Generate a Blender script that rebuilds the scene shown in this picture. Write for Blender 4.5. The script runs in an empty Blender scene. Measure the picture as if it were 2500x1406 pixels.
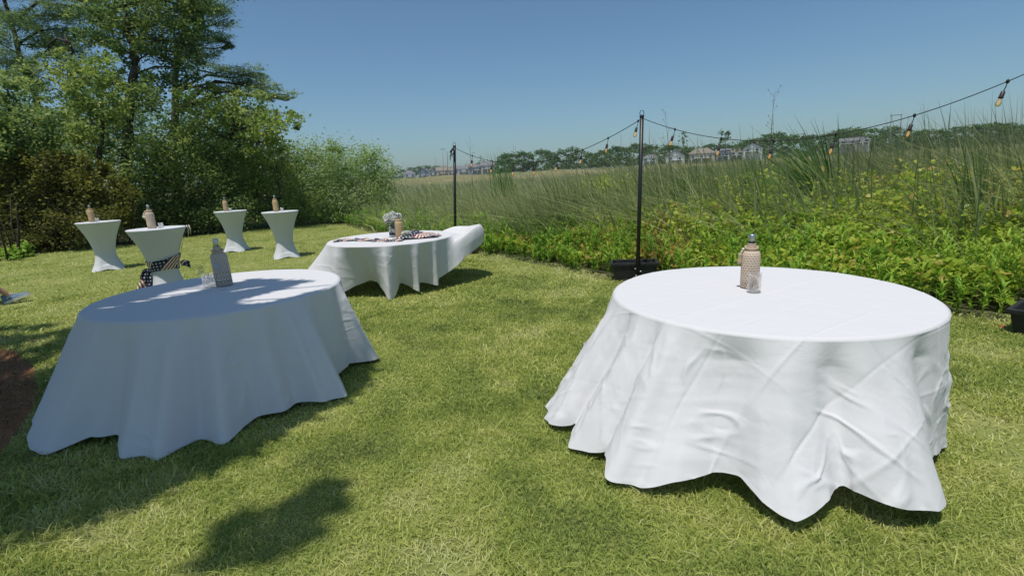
import bpy, math, random
import numpy as np
from mathutils import Vector, Matrix

random.seed(7)
S = bpy.context.scene
C = S.collection

# ------------------------------------------------------------------ camera
F, PITCH, ROLL, CAMH = 1193.0, math.radians(12.75), math.radians(2.85), 1.57
cp, sp, cr, sr = math.cos(PITCH), math.sin(PITCH), math.cos(ROLL), math.sin(ROLL)
cam_d = bpy.data.cameras.new('camera')
cam = bpy.data.objects.new('camera', cam_d)
C.objects.link(cam)
S.camera = cam
cam_d.sensor_width = 36.0
cam_d.lens = F / 2500.0 * 36.0
cam_d.clip_start = 0.05
cam_d.clip_end = 6000
_right = Vector((1, 0, 0)); _down = Vector((0, -sp, -cp)); _fwd = Vector((0, cp, -sp))
_R = _right * cr + _down * sr
_D = _right * -sr + _down * cr
M4 = Matrix((( _R.x, -_D.x, -_fwd.x, 0), (_R.y, -_D.y, -_fwd.y, 0), (_R.z, -_D.z, -_fwd.z, CAMH), (0, 0, 0, 1)))
cam.matrix_world = M4

# ------------------------------------------------------------------ sky, sun, exposure
SUN_EL, SUN_AZ = math.radians(74), math.radians(-152)      # azimuth from +Y, negative = towards -X
sun_dir = Vector((math.sin(SUN_AZ) * math.cos(SUN_EL), math.cos(SUN_AZ) * math.cos(SUN_EL), math.sin(SUN_EL)))
W = bpy.data.worlds.new('World'); S.world = W; W.use_nodes = True
wn = W.node_tree.nodes; wl = W.node_tree.links
bg = wn['Background']
sky = wn.new('ShaderNodeTexSky'); sky.sky_type = 'NISHITA'; sky.sun_disc = False
sky.sun_elevation = SUN_EL; sky.sun_rotation = SUN_AZ
sky.altitude = 0; sky.air_density = 1.0; sky.dust_density = 1.2; sky.ozone_density = 1.6
tintn = wn.new('ShaderNodeMix'); tintn.data_type = 'RGBA'; tintn.blend_type = 'MULTIPLY'; tintn.inputs[0].default_value = 1.0
tintn.inputs[7].default_value = (.73, .94, 1.03, 1)        # one even camera white balance for the whole sky
wl.new(sky.outputs[0], tintn.inputs[6]); wl.new(tintn.outputs[2], bg.inputs[0]); bg.inputs[1].default_value = 0.096
sd = bpy.data.lights.new('sun', 'SUN'); sd.energy = 4.0; sd.angle = math.radians(0.55); sd.color = (1.0, 0.955, 0.88)
so = bpy.data.objects.new('sun', sd); C.objects.link(so)
so.rotation_euler = sun_dir.to_track_quat('Z', 'Y').to_euler(); so.location = (-10, 8, 30)
S.view_settings.view_transform = 'Standard'; S.view_settings.look = 'None'
S.view_settings.exposure = 0.0; S.view_settings.gamma = 1.0; S.view_settings.use_curve_mapping = False
S.render.engine = 'CYCLES'
S.cycles.max_bounces = 8; S.cycles.transparent_max_bounces = 12
S.cycles.diffuse_bounces = 5; S.cycles.glossy_bounces = 3; S.cycles.transmission_bounces = 6
S.cycles.caustics_refractive = False; S.cycles.caustics_reflective = False

# ------------------------------------------------------------------ pixel -> place helpers (photograph pixels, 2500 x 1406)
def ray(x, y):
    a = (x - 1250) / F; b = (y - 703) / F
    u = a * cr - b * sr; v = a * sr + b * cr
    return np.array([u, cp - v * sp, -sp - v * cp])
def ground_at(x, y, z=0.0):
    d = ray(x, y); t = (z - CAMH) / d[2]
    return np.array([0, 0, CAMH]) + t * d
def depth_at(x, y, Y):
    d = ray(x, y)
    return np.array([0, 0, CAMH]) + Y / d[1] * d

# ------------------------------------------------------------------ mesh helpers
def link(o, parent=None):
    C.objects.link(o)
    if parent is not None: o.parent = parent
    return o
def raw_mesh(name, V, faces=None, quads=None, tris=None, smooth=True, attrs=None):
    me = bpy.data.meshes.new(name)
    V = np.asarray(V, dtype=np.float32).reshape(-1, 3)
    if faces is not None:
        me.from_pydata([tuple(map(float, v)) for v in V], [], faces)
    else:
        parts = []
        nq = 0 if quads is None else len(quads); nt = 0 if tris is None else len(tris)
        idx = []
        if nq: idx.append(np.asarray(quads, dtype=np.int32).ravel())
        if nt: idx.append(np.asarray(tris, dtype=np.int32).ravel())
        idx = np.concatenate(idx)
        me.vertices.add(len(V)); me.vertices.foreach_set('co', V.ravel())
        me.loops.add(len(idx)); me.loops.foreach_set('vertex_index', idx)
        me.polygons.add(nq + nt)
        st = np.concatenate([np.arange(nq) * 4, nq * 4 + np.arange(nt) * 3]).astype(np.int32)
        me.polygons.foreach_set('loop_start', st)
        me.update(calc_edges=True); me.validate()
    if attrs:
        for k, a in attrs.items():
            a = np.asarray(a, dtype=np.float32)
            if a.ndim == 1:
                at = me.attributes.new(k, 'FLOAT', 'POINT'); at.data.foreach_set('value', a)
            else:
                at = me.attributes.new(k, 'FLOAT_VECTOR', 'POINT'); at.data.foreach_set('vector', a.ravel())
    if smooth:
        me.polygons.foreach_set('use_smooth', np.ones(len(me.polygons), dtype=bool))
    return me
def obj(name, me, mat=None, parent=None, loc=None, rot=None):
    o = bpy.data.objects.new(name, me)
    if mat is not None and not me.materials: me.materials.append(mat)
    link(o, parent)
    if loc is not None: o.location = loc
    if rot is not None: o.rotation_euler = rot
    return o
def tag(o, label=None, cat=None, group=None, kind=None):
    if label: o['label'] = label
    if cat: o['category'] = cat
    if group: o['group'] = group
    if kind: o['kind'] = kind
    return o
def thing(name, label, cat, loc=(0, 0, 0), rz=0, group=None):
    o = bpy.data.objects.new(name, None); C.objects.link(o)
    o.location = loc; o.rotation_euler = (0, 0, rz); o.empty_display_size = .1
    return tag(o, label, cat, group)
def copy_tree(o, parent=None):
    c = o.copy(); C.objects.link(c); c.parent = parent
    for ch in list(o.children): copy_tree(ch, c)
    return c

class MB:
    def __init__(s): s.v = []; s.f = []
    def add(s, V, Fs):
        n = len(s.v); s.v.extend([tuple(map(float, p)) for p in V]); s.f.extend([tuple(i + n for i in f) for f in Fs]); return s
    def box(s, c, d, rz=0.0, taper=1.0):
        x, y, z = d[0] / 2, d[1] / 2, d[2] / 2
        V = []
        for k, zz in ((taper, -z), (1.0, z)):
            for a, b in ((-x, -y), (x, -y), (x, y), (-x, y)):
                a *= k; b *= k
                V.append((c[0] + a * math.cos(rz) - b * math.sin(rz), c[1] + a * math.sin(rz) + b * math.cos(rz), c[2] + zz))
        return s.add(V, [(0, 3, 2, 1), (4, 5, 6, 7), (0, 1, 5, 4), (1, 2, 6, 5), (2, 3, 7, 6), (3, 0, 4, 7)])
    def tube(s, path, rad, n=8, caps=True):
        path = [Vector(p) for p in path]
        if not hasattr(rad, '__len__'): rad = [rad] * len(path)
        V = []; up = None
        for i, p in enumerate(path):
            t = (path[min(i + 1, len(path) - 1)] - path[max(i - 1, 0)]).normalized()
            if up is None:
                up = Vector((0, 0, 1)) if abs(t.z) < .9 else Vector((1, 0, 0))
            a = t.cross(up)
            if a.length < 1e-5: a = t.cross(Vector((0, 1, 0.3)))
            a.normalize(); b = t.cross(a).normalized(); up = -b if False else up
            for k in range(n):
                w = 2 * math.pi * k / n
                V.append(p + (a * math.cos(w) + b * math.sin(w)) * rad[i])
        Fs = []
        for i in range(len(path) - 1):
            for k in range(n):
                Fs.append((i * n + k, i * n + (k + 1) % n, (i + 1) * n + (k + 1) % n, (i + 1) * n + k))
        if caps:
            Fs.append(tuple(range(n))[::-1]); Fs.append(tuple((len(path) - 1) * n + k for k in range(n)))
        return s.add(V, Fs)
    def lathe(s, prof, n=24, c=(0, 0, 0), close=True):
        V = []; Fs = []
        for r, z in prof:
            for k in range(n):
                w = 2 * math.pi * k / n
                V.append((c[0] + r * math.cos(w), c[1] + r * math.sin(w), c[2] + z))
        for i in range(len(prof) - 1):
            for k in range(n):
                Fs.append((i * n + k, i * n + (k + 1) % n, (i + 1) * n + (k + 1) % n, (i + 1) * n + k))
        if close:
            Fs.append(tuple(range(n))[::-1]); Fs.append(tuple((len(prof) - 1) * n + k for k in range(n)))
        return s.add(V, Fs)
    def mesh(s, name, smooth=True):
        return raw_mesh(name, s.v, faces=s.f, smooth=smooth)
    def build(s, name, mat, parent=None, loc=None, smooth=False, rot=None):
        return obj(name, s.mesh(name, smooth), mat, parent, loc, rot)

def vnoise(x, y, seed=0, freq=1.0):
    x = np.asarray(x, float) * freq + seed * 17.31; y = np.asarray(y, float) * freq + seed * 9.77
    xi = np.floor(x).astype(np.int64); yi = np.floor(y).astype(np.int64); xf = x - xi; yf = y - yi
    xf = xf * xf * (3 - 2 * xf); yf = yf * yf * (3 - 2 * yf)
    def hsh(a, b):
        n = (a * 374761393 + b * 668265263 + seed * 144665) & 0x7fffffff
        n = ((n ^ (n >> 13)) * 1274126177) & 0x7fffffff
        return ((n ^ (n >> 16)) & 0xffff) / 65535.0
    return (hsh(xi, yi) * (1 - xf) + hsh(xi + 1, yi) * xf) * (1 - yf) + (hsh(xi, yi + 1) * (1 - xf) + hsh(xi + 1, yi + 1) * xf) * yf
def fbm(x, y, seed=0, freq=1.0, oct=4):
    o = 0; a = .5; t = 0
    for i in range(oct):
        o = o + a * vnoise(x, y, seed + i * 5, freq * 2 ** i); t += a; a *= .5
    return o / t

# ------------------------------------------------------------------ materials
def new_mat(name):
    m = bpy.data.materials.new(name); m.use_nodes = True
    nt = m.node_tree; b = nt.nodes['Principled BSDF']
    return m, nt, b
def plain(name, col, rough=.6, spec=.4, metal=0.0, noise=0.0, nscale=20, bump=0.0, bscale=60):
    m, nt, b = new_mat(name)
    b.inputs['Base Color'].default_value = (*col, 1); b.inputs['Roughness'].default_value = rough
    b.inputs['Specular IOR Level'].default_value = spec; b.inputs['Metallic'].default_value = metal
    tc = nt.nodes.new('ShaderNodeTexCoord')
    if noise:
        n = nt.nodes.new('ShaderNodeTexNoise'); n.inputs['Scale'].default_value = nscale; n.inputs['Detail'].default_value = 5
        r = nt.nodes.new('ShaderNodeValToRGB')
        r.color_ramp.elements[0].position = .3; r.color_ramp.elements[1].position = .7
        r.color_ramp.elements[0].color = (*[c * (1 - noise) for c in col], 1)
        r.color_ramp.elements[1].color = (*[min(1, c * (1 + noise)) for c in col], 1)
        nt.links.new(tc.outputs['Object'], n.inputs['Vector']); nt.links.new(n.outputs['Fac'], r.inputs[0]); nt.links.new(r.outputs[0], b.inputs['Base Color'])
    if bump:
        n2 = nt.nodes.new('ShaderNodeTexNoise'); n2.inputs['Scale'].default_value = bscale; n2.inputs['Detail'].default_value = 4
        bp = nt.nodes.new('ShaderNodeBump'); bp.inputs['Strength'].default_value = bump; bp.inputs['Distance'].default_value = .01
        nt.links.new(tc.outputs['Object'], n2.inputs['Vector']); nt.links.new(n2.outputs['Fac'], bp.inputs['Height']); nt.links.new(bp.outputs[0], b.inputs['Normal'])
    return m
def leafy(name, ramp, trans=.35, rough=.55, attr='tint', spec=.25, tip=None):
    """leaf material: colour from the per-leaf random attribute, partly translucent"""
    m, nt, b = new_mat(name)
    a = nt.nodes.new('ShaderNodeAttribute'); a.attribute_name = attr
    r = nt.nodes.new('ShaderNodeValToRGB'); e = r.color_ramp.elements
    e[0].position = ramp[0][0]; e[0].color = (*ramp[0][1], 1)
    e[1].position = ramp[-1][0]; e[1].color = (*ramp[-1][1], 1)
    for p, c in ramp[1:-1]:
        q = e.new(p); q.color = (*c, 1)
    nt.links.new(a.outputs['Fac'], r.inputs[0])
    col = r.outputs[0]
    if tip:
        al = nt.nodes.new('ShaderNodeAttribute'); al.attribute_name = 'along'
        mr = nt.nodes.new('ShaderNodeMapRange'); mr.inputs[1].default_value = tip[1]; mr.inputs[2].default_value = 1.0
        mr.inputs[4].default_value = tip[2]
        mx = nt.nodes.new('ShaderNodeMix'); mx.data_type = 'RGBA'
        nt.links.new(al.outputs['Fac'], mr.inputs[0]); nt.links.new(mr.outputs[0], mx.inputs[0])
        nt.links.new(col, mx.inputs[6]); mx.inputs[7].default_value = (*tip[0], 1); col = mx.outputs[2]
    nt.links.new(col, b.inputs['Base Color'])
    b.inputs['Roughness'].default_value = rough; b.inputs['Specular IOR Level'].default_value = spec
    t = nt.nodes.new('ShaderNodeBsdfTranslucent'); nt.links.new(col, t.inputs[0])
    ms = nt.nodes.new('ShaderNodeMixShader'); ms.inputs[0].default_value = trans
    nt.links.new(b.outputs[0], ms.inputs[1]); nt.links.new(t.outputs[0], ms.inputs[2])
    nt.links.new(ms.outputs[0], nt.nodes['Material Output'].inputs[0])
    return m

M = {}
M['bark'] = plain('bark', (.085, .068, .052), .9, .2, noise=.45, nscale=9, bump=.8, bscale=14)
M['bark_dark'] = plain('bark_dark', (.05, .042, .034), .9, .2, noise=.4, nscale=8, bump=.8, bscale=14)
M['oak_leaf'] = leafy('oak_leaf', [(0, (0.067, 0.123, 0.051)), (0.5, (0.168, 0.275, 0.086)), (1, (0.432, 0.493, 0.129))], .5)
M['light_leaf'] = leafy('light_leaf', [(0, (0.097, 0.171, 0.05)), (0.5, (0.234, 0.341, 0.077)), (1, (0.467, 0.512, 0.123))], .5)
M['pine_needle'] = leafy('pine_needle', [(0, (0.07, 0.132, 0.06)), (0.5, (0.176, 0.281, 0.108)), (1, (0.386, 0.492, 0.172))], .5)
M['shrub_leaf'] = leafy('shrub_leaf', [(0, (0.077, 0.134, 0.046)), (0.5, (0.21, 0.313, 0.081)), (1, (0.497, 0.567, 0.165))], .5)
M['willow_leaf'] = leafy('willow_leaf', [(0, (0.134, 0.22, 0.067)), (0.5, (0.27, 0.401, 0.121)), (1, (0.514, 0.6, 0.244))], .5)
M['ochre_leaf'] = leafy('ochre_leaf', [(0, (0.061, 0.073, 0.02)), (0.5, (0.154, 0.154, 0.032)), (1, (0.306, 0.306, 0.061))], .5)
M['weed_leaf'] = leafy('weed_leaf', [(0, (0.116, 0.228, 0.035)), (0.5, (0.245, 0.46, 0.055)), (1, (0.497, 0.6, 0.089))], .5)
M['vine_leaf'] = leafy('vine_leaf', [(0, (0.131, 0.228, 0.028)), (0.45, (0.305, 0.439, 0.043)), (0.85, (0.526, 0.598, 0.079)), (1, (0.554, 0.397, 0.117))], .5, spec=.35, rough=.42)
M['reed'] = leafy('reed', [(0, (0.144, 0.203, 0.076)), (0.5, (0.275, 0.35, 0.129)), (0.8, (0.463, 0.485, 0.199)), (1, (0.558, 0.588, 0.327))], .5, tip=((.27, .23, .13), .55, .45))
M['reed_green'] = leafy('reed_green', [(0, (0.099, 0.175, 0.054)), (0.5, (0.199, 0.315, 0.087)), (1, (0.373, 0.467, 0.136))], .5)
M['grass'] = leafy('grass', [(0, (0.146, 0.196, 0.052)), (0.45, (0.314, 0.397, 0.08)), (0.75, (0.517, 0.536, 0.139)), (1, (0.6, 0.6, 0.279))], .36, rough=.5, spec=.3)
M['straw'] = leafy('straw', [(0, (.10, .045, .018)), (.5, (.21, .105, .045)), (1, (.33, .19, .09))], .1)
M['far_leaf'] = leafy('far_leaf', [(0, (0.043, 0.092, 0.023)), (0.5, (0.084, 0.163, 0.036)), (1, (0.144, 0.239, 0.052))], .25)
M['cattail'] = leafy('cattail', [(0, (0.055, 0.132, 0.03)), (0.5, (0.143, 0.275, 0.06)), (1, (0.33, 0.462, 0.14))], .45)
M['stem'] = plain('stem', (.10, .12, .05), .8, .2)
M['dry_stem'] = plain('dry_stem', (.16, .13, .10), .9, .1)
M['black_post'] = plain('black_post', (.012, .013, .014), .45, .5, noise=.3, nscale=6)
M['black_plastic'] = plain('black_plastic', (.022, .022, .024), .5, .4, noise=.35, nscale=14, bump=.15, bscale=30)
M['soil'] = plain('soil', (.06, .045, .033), .95, .1, noise=.5, nscale=40, bump=1, bscale=60)
M['rubber'] = plain('rubber', (.015, .015, .016), .55, .35)
M['socket'] = plain('socket', (.03, .022, .022), .4, .4)
M['steel'] = plain('steel', (.55, .56, .58), .3, .5, metal=.9)
M['grey_leg'] = plain('grey_leg', (.14, .14, .15), .5, .4)
M['board'] = plain('board', (.62, .61, .58), .5, .3, noise=.06)
M['twine'] = None
M['rope'] = plain('rope', (.50, .385, .26), .9, .1, noise=.15, nscale=160, bump=.6, bscale=220)
M['cream'] = plain('cream', (.66, .60, .49), .85, .1, noise=.1, nscale=120)
M['petal'] = leafy('petal', [(0, (.72, .73, .66)), (1, (.86, .86, .83))], .3)
M['flower_leaf'] = leafy('flower_leaf', [(0, (.03, .06, .02)), (1, (.09, .15, .05))], .3)

def glass_mat(name, col=(1, 1, 1), rough=.02):
    m, nt, b = new_mat(name)
    g = nt.nodes.new('ShaderNodeBsdfGlass'); g.inputs['IOR'].default_value = 1.45; g.inputs['Roughness'].default_value = rough; g.inputs[0].default_value = (*col, 1)
    t = nt.nodes.new('ShaderNodeBsdfTransparent'); t.inputs[0].default_value = (*[.9 * c + .06 for c in col], 1)
    ms = nt.nodes.new('ShaderNodeMixShader'); ms.inputs[0].default_value = .78
    nt.links.new(g.outputs[0], ms.inputs[1]); nt.links.new(t.outputs[0], ms.inputs[2])
    nt.links.new(ms.outputs[0], nt.nodes['Material Output'].inputs[0])
    return m
M['glass'] = glass_mat('glass')
M['bottle_glass'] = glass_mat('bottle_glass', (.72, .80, .82))
M['amber_glass'] = glass_mat('amber_glass', (1.0, .90, .72))
m, nt, b = new_mat('filament'); b.inputs['Base Color'].default_value = (1, .6, .25, 1)
b.inputs['Emission Color'].default_value = (1, .52, .16, 1); b.inputs['Emission Strength'].default_value = .9
M['filament'] = m

def cloth_mat(name, base=(.80, .80, .80), trans=.16, crease=True):
    m, nt, b = new_mat(name)
    b.inputs['Base Color'].default_value = (*base, 1); b.inputs['Roughness'].default_value = .8
    b.inputs['Specular IOR Level'].default_value = .15; b.inputs['Sheen Weight'].default_value = .1
    at = nt.nodes.new('ShaderNodeAttribute'); at.attribute_name = 'flat'
    n = nt.nodes.new('ShaderNodeTexNoise'); n.inputs['Scale'].default_value = 5; n.inputs['Detail'].default_value = 6; n.inputs['Distortion'].default_value = .8
    w = nt.nodes.new('ShaderNodeTexNoise'); w.inputs['Scale'].default_value = 420; w.inputs['Detail'].default_value = 2
    ad = nt.nodes.new('ShaderNodeMath'); ad.operation = 'MULTIPLY_ADD'; ad.inputs[1].default_value = .02
    bp = nt.nodes.new('ShaderNodeBump'); bp.inputs['Strength'].default_value = .35; bp.inputs['Distance'].default_value = .02
    nt.links.new(at.outputs['Vector'], n.inputs['Vector']); nt.links.new(at.outputs['Vector'], w.inputs['Vector'])
    nt.links.new(w.outputs['Fac'], ad.inputs[0]); nt.links.new(n.outputs['Fac'], ad.inputs[2])
    nt.links.new(ad.outputs[0], bp.inputs['Height']); nt.links.new(bp.outputs[0], b.inputs['Normal'])
    t = nt.nodes.new('ShaderNodeBsdfTranslucent'); t.inputs[0].default_value = (*base, 1)
    ms = nt.nodes.new('ShaderNodeMixShader'); ms.inputs[0].default_value = trans
    nt.links.new(b.outputs[0], ms.inputs[1]); nt.links.new(t.outputs[0], ms.inputs[2])
    nt.links.new(ms.outputs[0], nt.nodes['Material Output'].inputs[0])
    return m
M['linen'] = cloth_mat('linen', (.675, .665, .675), .10)
M['spandex'] = cloth_mat('spandex', (.62, .63, .65), .05)

def crochet_mat(name, col, holes=False):
    m, nt, b = new_mat(name)
    b.inputs['Roughness'].default_value = .95; b.inputs['Specular IOR Level'].default_value = .1
    at = nt.nodes.new('ShaderNodeAttribute'); at.attribute_name = 'flat'
    br = nt.nodes.new('ShaderNodeTexBrick'); br.offset = .5; br.inputs['Scale'].default_value = 1.0
    br.inputs['Color1'].default_value = (0, 0, 0, 1); br.inputs['Color2'].default_value = (0, 0, 0, 1); br.inputs['Mortar'].default_value = (1, 1, 1, 1)
    br.inputs['Brick Width'].default_value = .020; br.inputs['Row Height'].default_value = .0165; br.inputs['Mortar Size'].default_value = .0055; br.inputs['Mortar Smooth'].default_value = .5
    nt.links.new(at.outputs['Vector'], br.inputs['Vector'])
    r = nt.nodes.new('ShaderNodeMix'); r.data_type = 'RGBA'
    r.inputs[6].default_value = (*[c * .52 for c in col], 1); r.inputs[7].default_value = (*col, 1)
    nt.links.new(br.outputs['Color'], r.inputs[0]); nt.links.new(r.outputs[2], b.inputs['Base Color'])
    bp = nt.nodes.new('ShaderNodeBump'); bp.inputs['Strength'].default_value = .6; bp.inputs['Distance'].default_value = .003
    nt.links.new(br.outputs['Color'], bp.inputs['Height']); nt.links.new(bp.outputs[0], b.inputs['Normal'])
    if holes:
        sx = nt.nodes.new('ShaderNodeSeparateXYZ'); nt.links.new(at.outputs['Vector'], sx.inputs[0])
        g1 = nt.nodes.new('ShaderNodeMath'); g1.operation = 'LESS_THAN'; g1.inputs[1].default_value = .115
        g2 = nt.nodes.new('ShaderNodeMath'); g2.operation = 'GREATER_THAN'; g2.inputs[1].default_value = .035
        g3 = nt.nodes.new('ShaderNodeMath'); g3.operation = 'LESS_THAN'; g3.inputs[1].default_value = .3
        nt.links.new(sx.outputs[1], g1.inputs[0]); nt.links.new(sx.outputs[1], g2.inputs[0]); nt.links.new(br.outputs['Color'], g3.inputs[0])
        m1 = nt.nodes.new('ShaderNodeMath'); m1.operation = 'MULTIPLY'; m2 = nt.nodes.new('ShaderNodeMath'); m2.operation = 'MULTIPLY'
        nt.links.new(g1.outputs[0], m1.inputs[0]); nt.links.new(g2.outputs[0], m1.inputs[1]); nt.links.new(m1.outputs[0], m2.inputs[0]); nt.links.new(g3.outputs[0], m2.inputs[1])
        t = nt.nodes.new('ShaderNodeBsdfTransparent'); ms = nt.nodes.new('ShaderNodeMixShader')
        nt.links.new(m2.outputs[0], ms.inputs[0]); nt.links.new(b.outputs[0], ms.inputs[1]); nt.links.new(t.outputs[0], ms.inputs[2])
        nt.links.new(ms.outputs[0], nt.nodes['Material Output'].inputs[0])
    return m
M['crochet'] = crochet_mat('crochet', (.66, .52, .40))
M['crochet_open'] = crochet_mat('crochet_open', (.58, .49, .41), True)
M['twine'] = plain('twine', (.50, .36, .20), .9, .1, noise=.12, nscale=200, bump=.4, bscale=260)

def flag_mat(name):
    """stars-and-stripes print in the cloth's own coordinates (flat: u along, v across, metres)"""
    m, nt, b = new_mat(name)
    b.inputs['Roughness'].default_value = .75; b.inputs['Specular IOR Level'].default_value = .2
    N = nt.nodes.new; L = nt.links.new
    at = N('ShaderNodeAttribute'); at.attribute_name = 'flat'
    sx = N('ShaderNodeSeparateXYZ'); L(at.outputs['Vector'], sx.inputs[0])
    def math_(op, a, bb=None, c=None):
        q = N('ShaderNodeMath'); q.operation = op
        for i, val in enumerate((a, bb, c)):
            if val is None: continue
            if isinstance(val, (int, float)): q.inputs[i].default_value = val
            else: L(val, q.inputs[i])
        return q.outputs[0]
    u, v = sx.outputs[0], sx.outputs[1]
    sh = math_('MULTIPLY_ADD', v, -.9, u)                      # sheared coordinate: panels lie diagonally
    sec = math_('FRACT', math_('DIVIDE', sh, .42))
    navy = math_('LESS_THAN', sec, .50)
    stripe = math_('LESS_THAN', math_('FRACT', math_('DIVIDE', sh, .052)), .5)
    cu = math_('SUBTRACT', math_('FRACT', math_('DIVIDE', u, .05)), .5)
    cv = math_('SUBTRACT', math_('FRACT', math_('DIVIDE', v, .05)), .5)
    d = math_('SQRT', math_('ADD', math_('MULTIPLY', cu, cu), math_('MULTIPLY', cv, cv)))
    ang = math_('ARCTAN2', cv, cu)
    rad = math_('MULTIPLY_ADD', math_('COSINE', math_('MULTIPLY', ang, 5)), .08, .2)
    star = math_('LESS_THAN', d, rad)
    def mix(f, a, bb):
        q = N('ShaderNodeMix'); q.data_type = 'RGBA'; L(f, q.inputs[0])
        for i, val in ((6, a), (7, bb)):
            if isinstance(val, tuple): q.inputs[i].default_value = (*val, 1)
            else: L(val, q.inputs[i])
        return q.outputs[2]
    st = mix(stripe, (.66, .60, .52), (.20, .035, .04))
    nv = mix(star, (.018, .026, .06), (.66, .63, .56))
    L(mix(navy, st, nv), b.inputs['Base Color'])
    return m
M['flag'] = flag_mat('flag')

def ground_mat(name, cols, scale, bump=.4):
    m, nt, b = new_mat(name)
    b.inputs['Roughness'].default_value = .95; b.inputs['Specular IOR Level'].default_value = .1
    tc = nt.nodes.new('ShaderNodeTexCoord')
    n = nt.nodes.new('ShaderNodeTexNoise'); n.inputs['Scale'].default_value = scale; n.inputs['Detail'].default_value = 9; n.inputs['Roughness'].default_value = .65
    n2 = nt.nodes.new('ShaderNodeTexNoise'); n2.inputs['Scale'].default_value = scale * 40; n2.inputs['Detail'].default_value = 4
    mx = nt.nodes.new('ShaderNodeMath'); mx.operation = 'MULTIPLY_ADD'; mx.inputs[1].default_value = .5
    r = nt.nodes.new('ShaderNodeValToRGB'); e = r.color_ramp.elements
    e[0].position = .45; e[0].color = (*cols[0], 1); e[1].position = 1.0; e[1].color = (*cols[-1], 1)
    for i, c in enumerate(cols[1:-1]):
        q = e.new(.45 + .55 * (i + 1) / (len(cols) - 1)); q.color = (*c, 1)
    nt.links.new(tc.outputs['Object'], n.inputs['Vector']); nt.links.new(tc.outputs['Object'], n2.inputs['Vector'])
    nt.links.new(n2.outputs['Fac'], mx.inputs[0]); nt.links.new(n.outputs['Fac'], mx.inputs[2]); nt.links.new(mx.outputs[0], r.inputs[0])
    nt.links.new(r.outputs[0], b.inputs['Base Color'])
    bp = nt.nodes.new('ShaderNodeBump'); bp.inputs['Strength'].default_value = bump; bp.inputs['Distance'].default_value = .03
    nt.links.new(n2.outputs['Fac'], bp.inputs['Height']); nt.links.new(bp.outputs[0], b.inputs['Normal'])
    return m
M['lawn'] = ground_mat('lawn', [(.11, .13, .035), (.19, .22, .06), (.28, .27, .10)], 1.2)
M['marsh'] = ground_mat('marsh', [(.03, .035, .016), (.07, .075, .035), (.12, .11, .06)], .6)
M['straw_bed'] = ground_mat('straw_bed', [(.12, .055, .028), (.26, .13, .065), (.38, .21, .11)], 2.5)
M['bank'] = ground_mat('bank', [(.11, .11, .05), (.20, .18, .09), (.27, .23, .13)], .08)

# ------------------------------------------------------------------ vegetation builders (numpy, one mesh each)
def unit(a): return a / np.maximum(np.linalg.norm(a, axis=-1, keepdims=True), 1e-9)
def leaves_mesh(name, P, L, Wd, tint, rng, zdir=0.0, flat=.5, needle=False):
    n = len(P)
    d = rng.normal(size=(n, 3)); d[:, 2] = d[:, 2] * .6 + zdir; d = unit(d)
    nr = rng.normal(size=(n, 3)) * flat; nr[:, 2] += 1.0
    s = unit(np.cross(d, nr))
    L = np.broadcast_to(L, (n,))[:, None]; Wd = np.broadcast_to(Wd, (n,))[:, None]
    up = unit(np.cross(s, d))
    V = np.empty((n, 4, 3), np.float32)
    V[:, 0] = P - d * L * .5; V[:, 1] = P + s * Wd * .5 + up * Wd * .12; V[:, 2] = P + d * L * .5; V[:, 3] = P - s * Wd * .5 + up * Wd * .12
    q = np.arange(n * 4, dtype=np.int32).reshape(n, 4)
    return raw_mesh(name, V, quads=q, smooth=False, attrs={'tint': np.repeat(np.clip(tint, 0, 1), 4)})
def blades_mesh(name, B, H, Wd, lean, bend, k, tint, rng, facing=None):
    n = len(B)
    t = np.linspace(0, 1, k + 1)[None, :]
    H = np.broadcast_to(H, (n,))[:, None]; bend = np.broadcast_to(bend, (n,))[:, None]; Wd = np.broadcast_to(Wd, (n,))[:, None]
    px = B[:, 0:1] + lean[:, 0:1] * H * bend * t ** 2
    py = B[:, 1:2] + lean[:, 1:2] * H * bend * t ** 2
    pz = B[:, 2:3] + H * (t - .45 * np.minimum(bend, 1.2) * t ** 2.2)
    a = rng.uniform(0, math.pi, n) if facing is None else facing
    sx = np.cos(a)[:, None]; sy = np.sin(a)[:, None]
    w = Wd * .5 * np.minimum(1.0, (1 - t) * 1.7 + .04) * (0.75 + .25 * np.minimum(1, t * 4))
    V = np.empty((n, k + 1, 2, 3), np.float32)
    V[:, :, 0, 0] = px - sx * w; V[:, :, 1, 0] = px + sx * w
    V[:, :, 0, 1] = py - sy * w; V[:, :, 1, 1] = py + sy * w
    V[:, :, 0, 2] = pz; V[:, :, 1, 2] = pz
    base = (np.arange(n) * (k + 1) * 2)[:, None] + (np.arange(k) * 2)[None, :]
    Q = np.stack([base, base + 1, base + 3, base + 2], -1).reshape(-1, 4)
    al = np.broadcast_to(t[:, :, None], (n, k + 1, 2)).ravel()
    return raw_mesh(name, V, quads=Q, smooth=True, attrs={'tint': np.repeat(np.clip(tint, 0, 1), (k + 1) * 2), 'along': al})
def clump_points(c, r, n, rng, sub=None):
    """points in uneven sub-clumps inside an ellipsoid"""
    sub = sub or max(6, n // 55)
    s = unit(rng.normal(size=(sub, 3))) * (rng.uniform(.05, 1.5, (sub, 1)) ** .6)
    k = rng.integers(0, sub, n)
    p = s[k] + rng.normal(size=(n, 3)) * (.13 + .17 * rng.uniform(0, 1, (sub, 1)))[k]
    st = rng.uniform(-.24, .24, sub)
    return c + p * r, st[k], p[:, 2]

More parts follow.
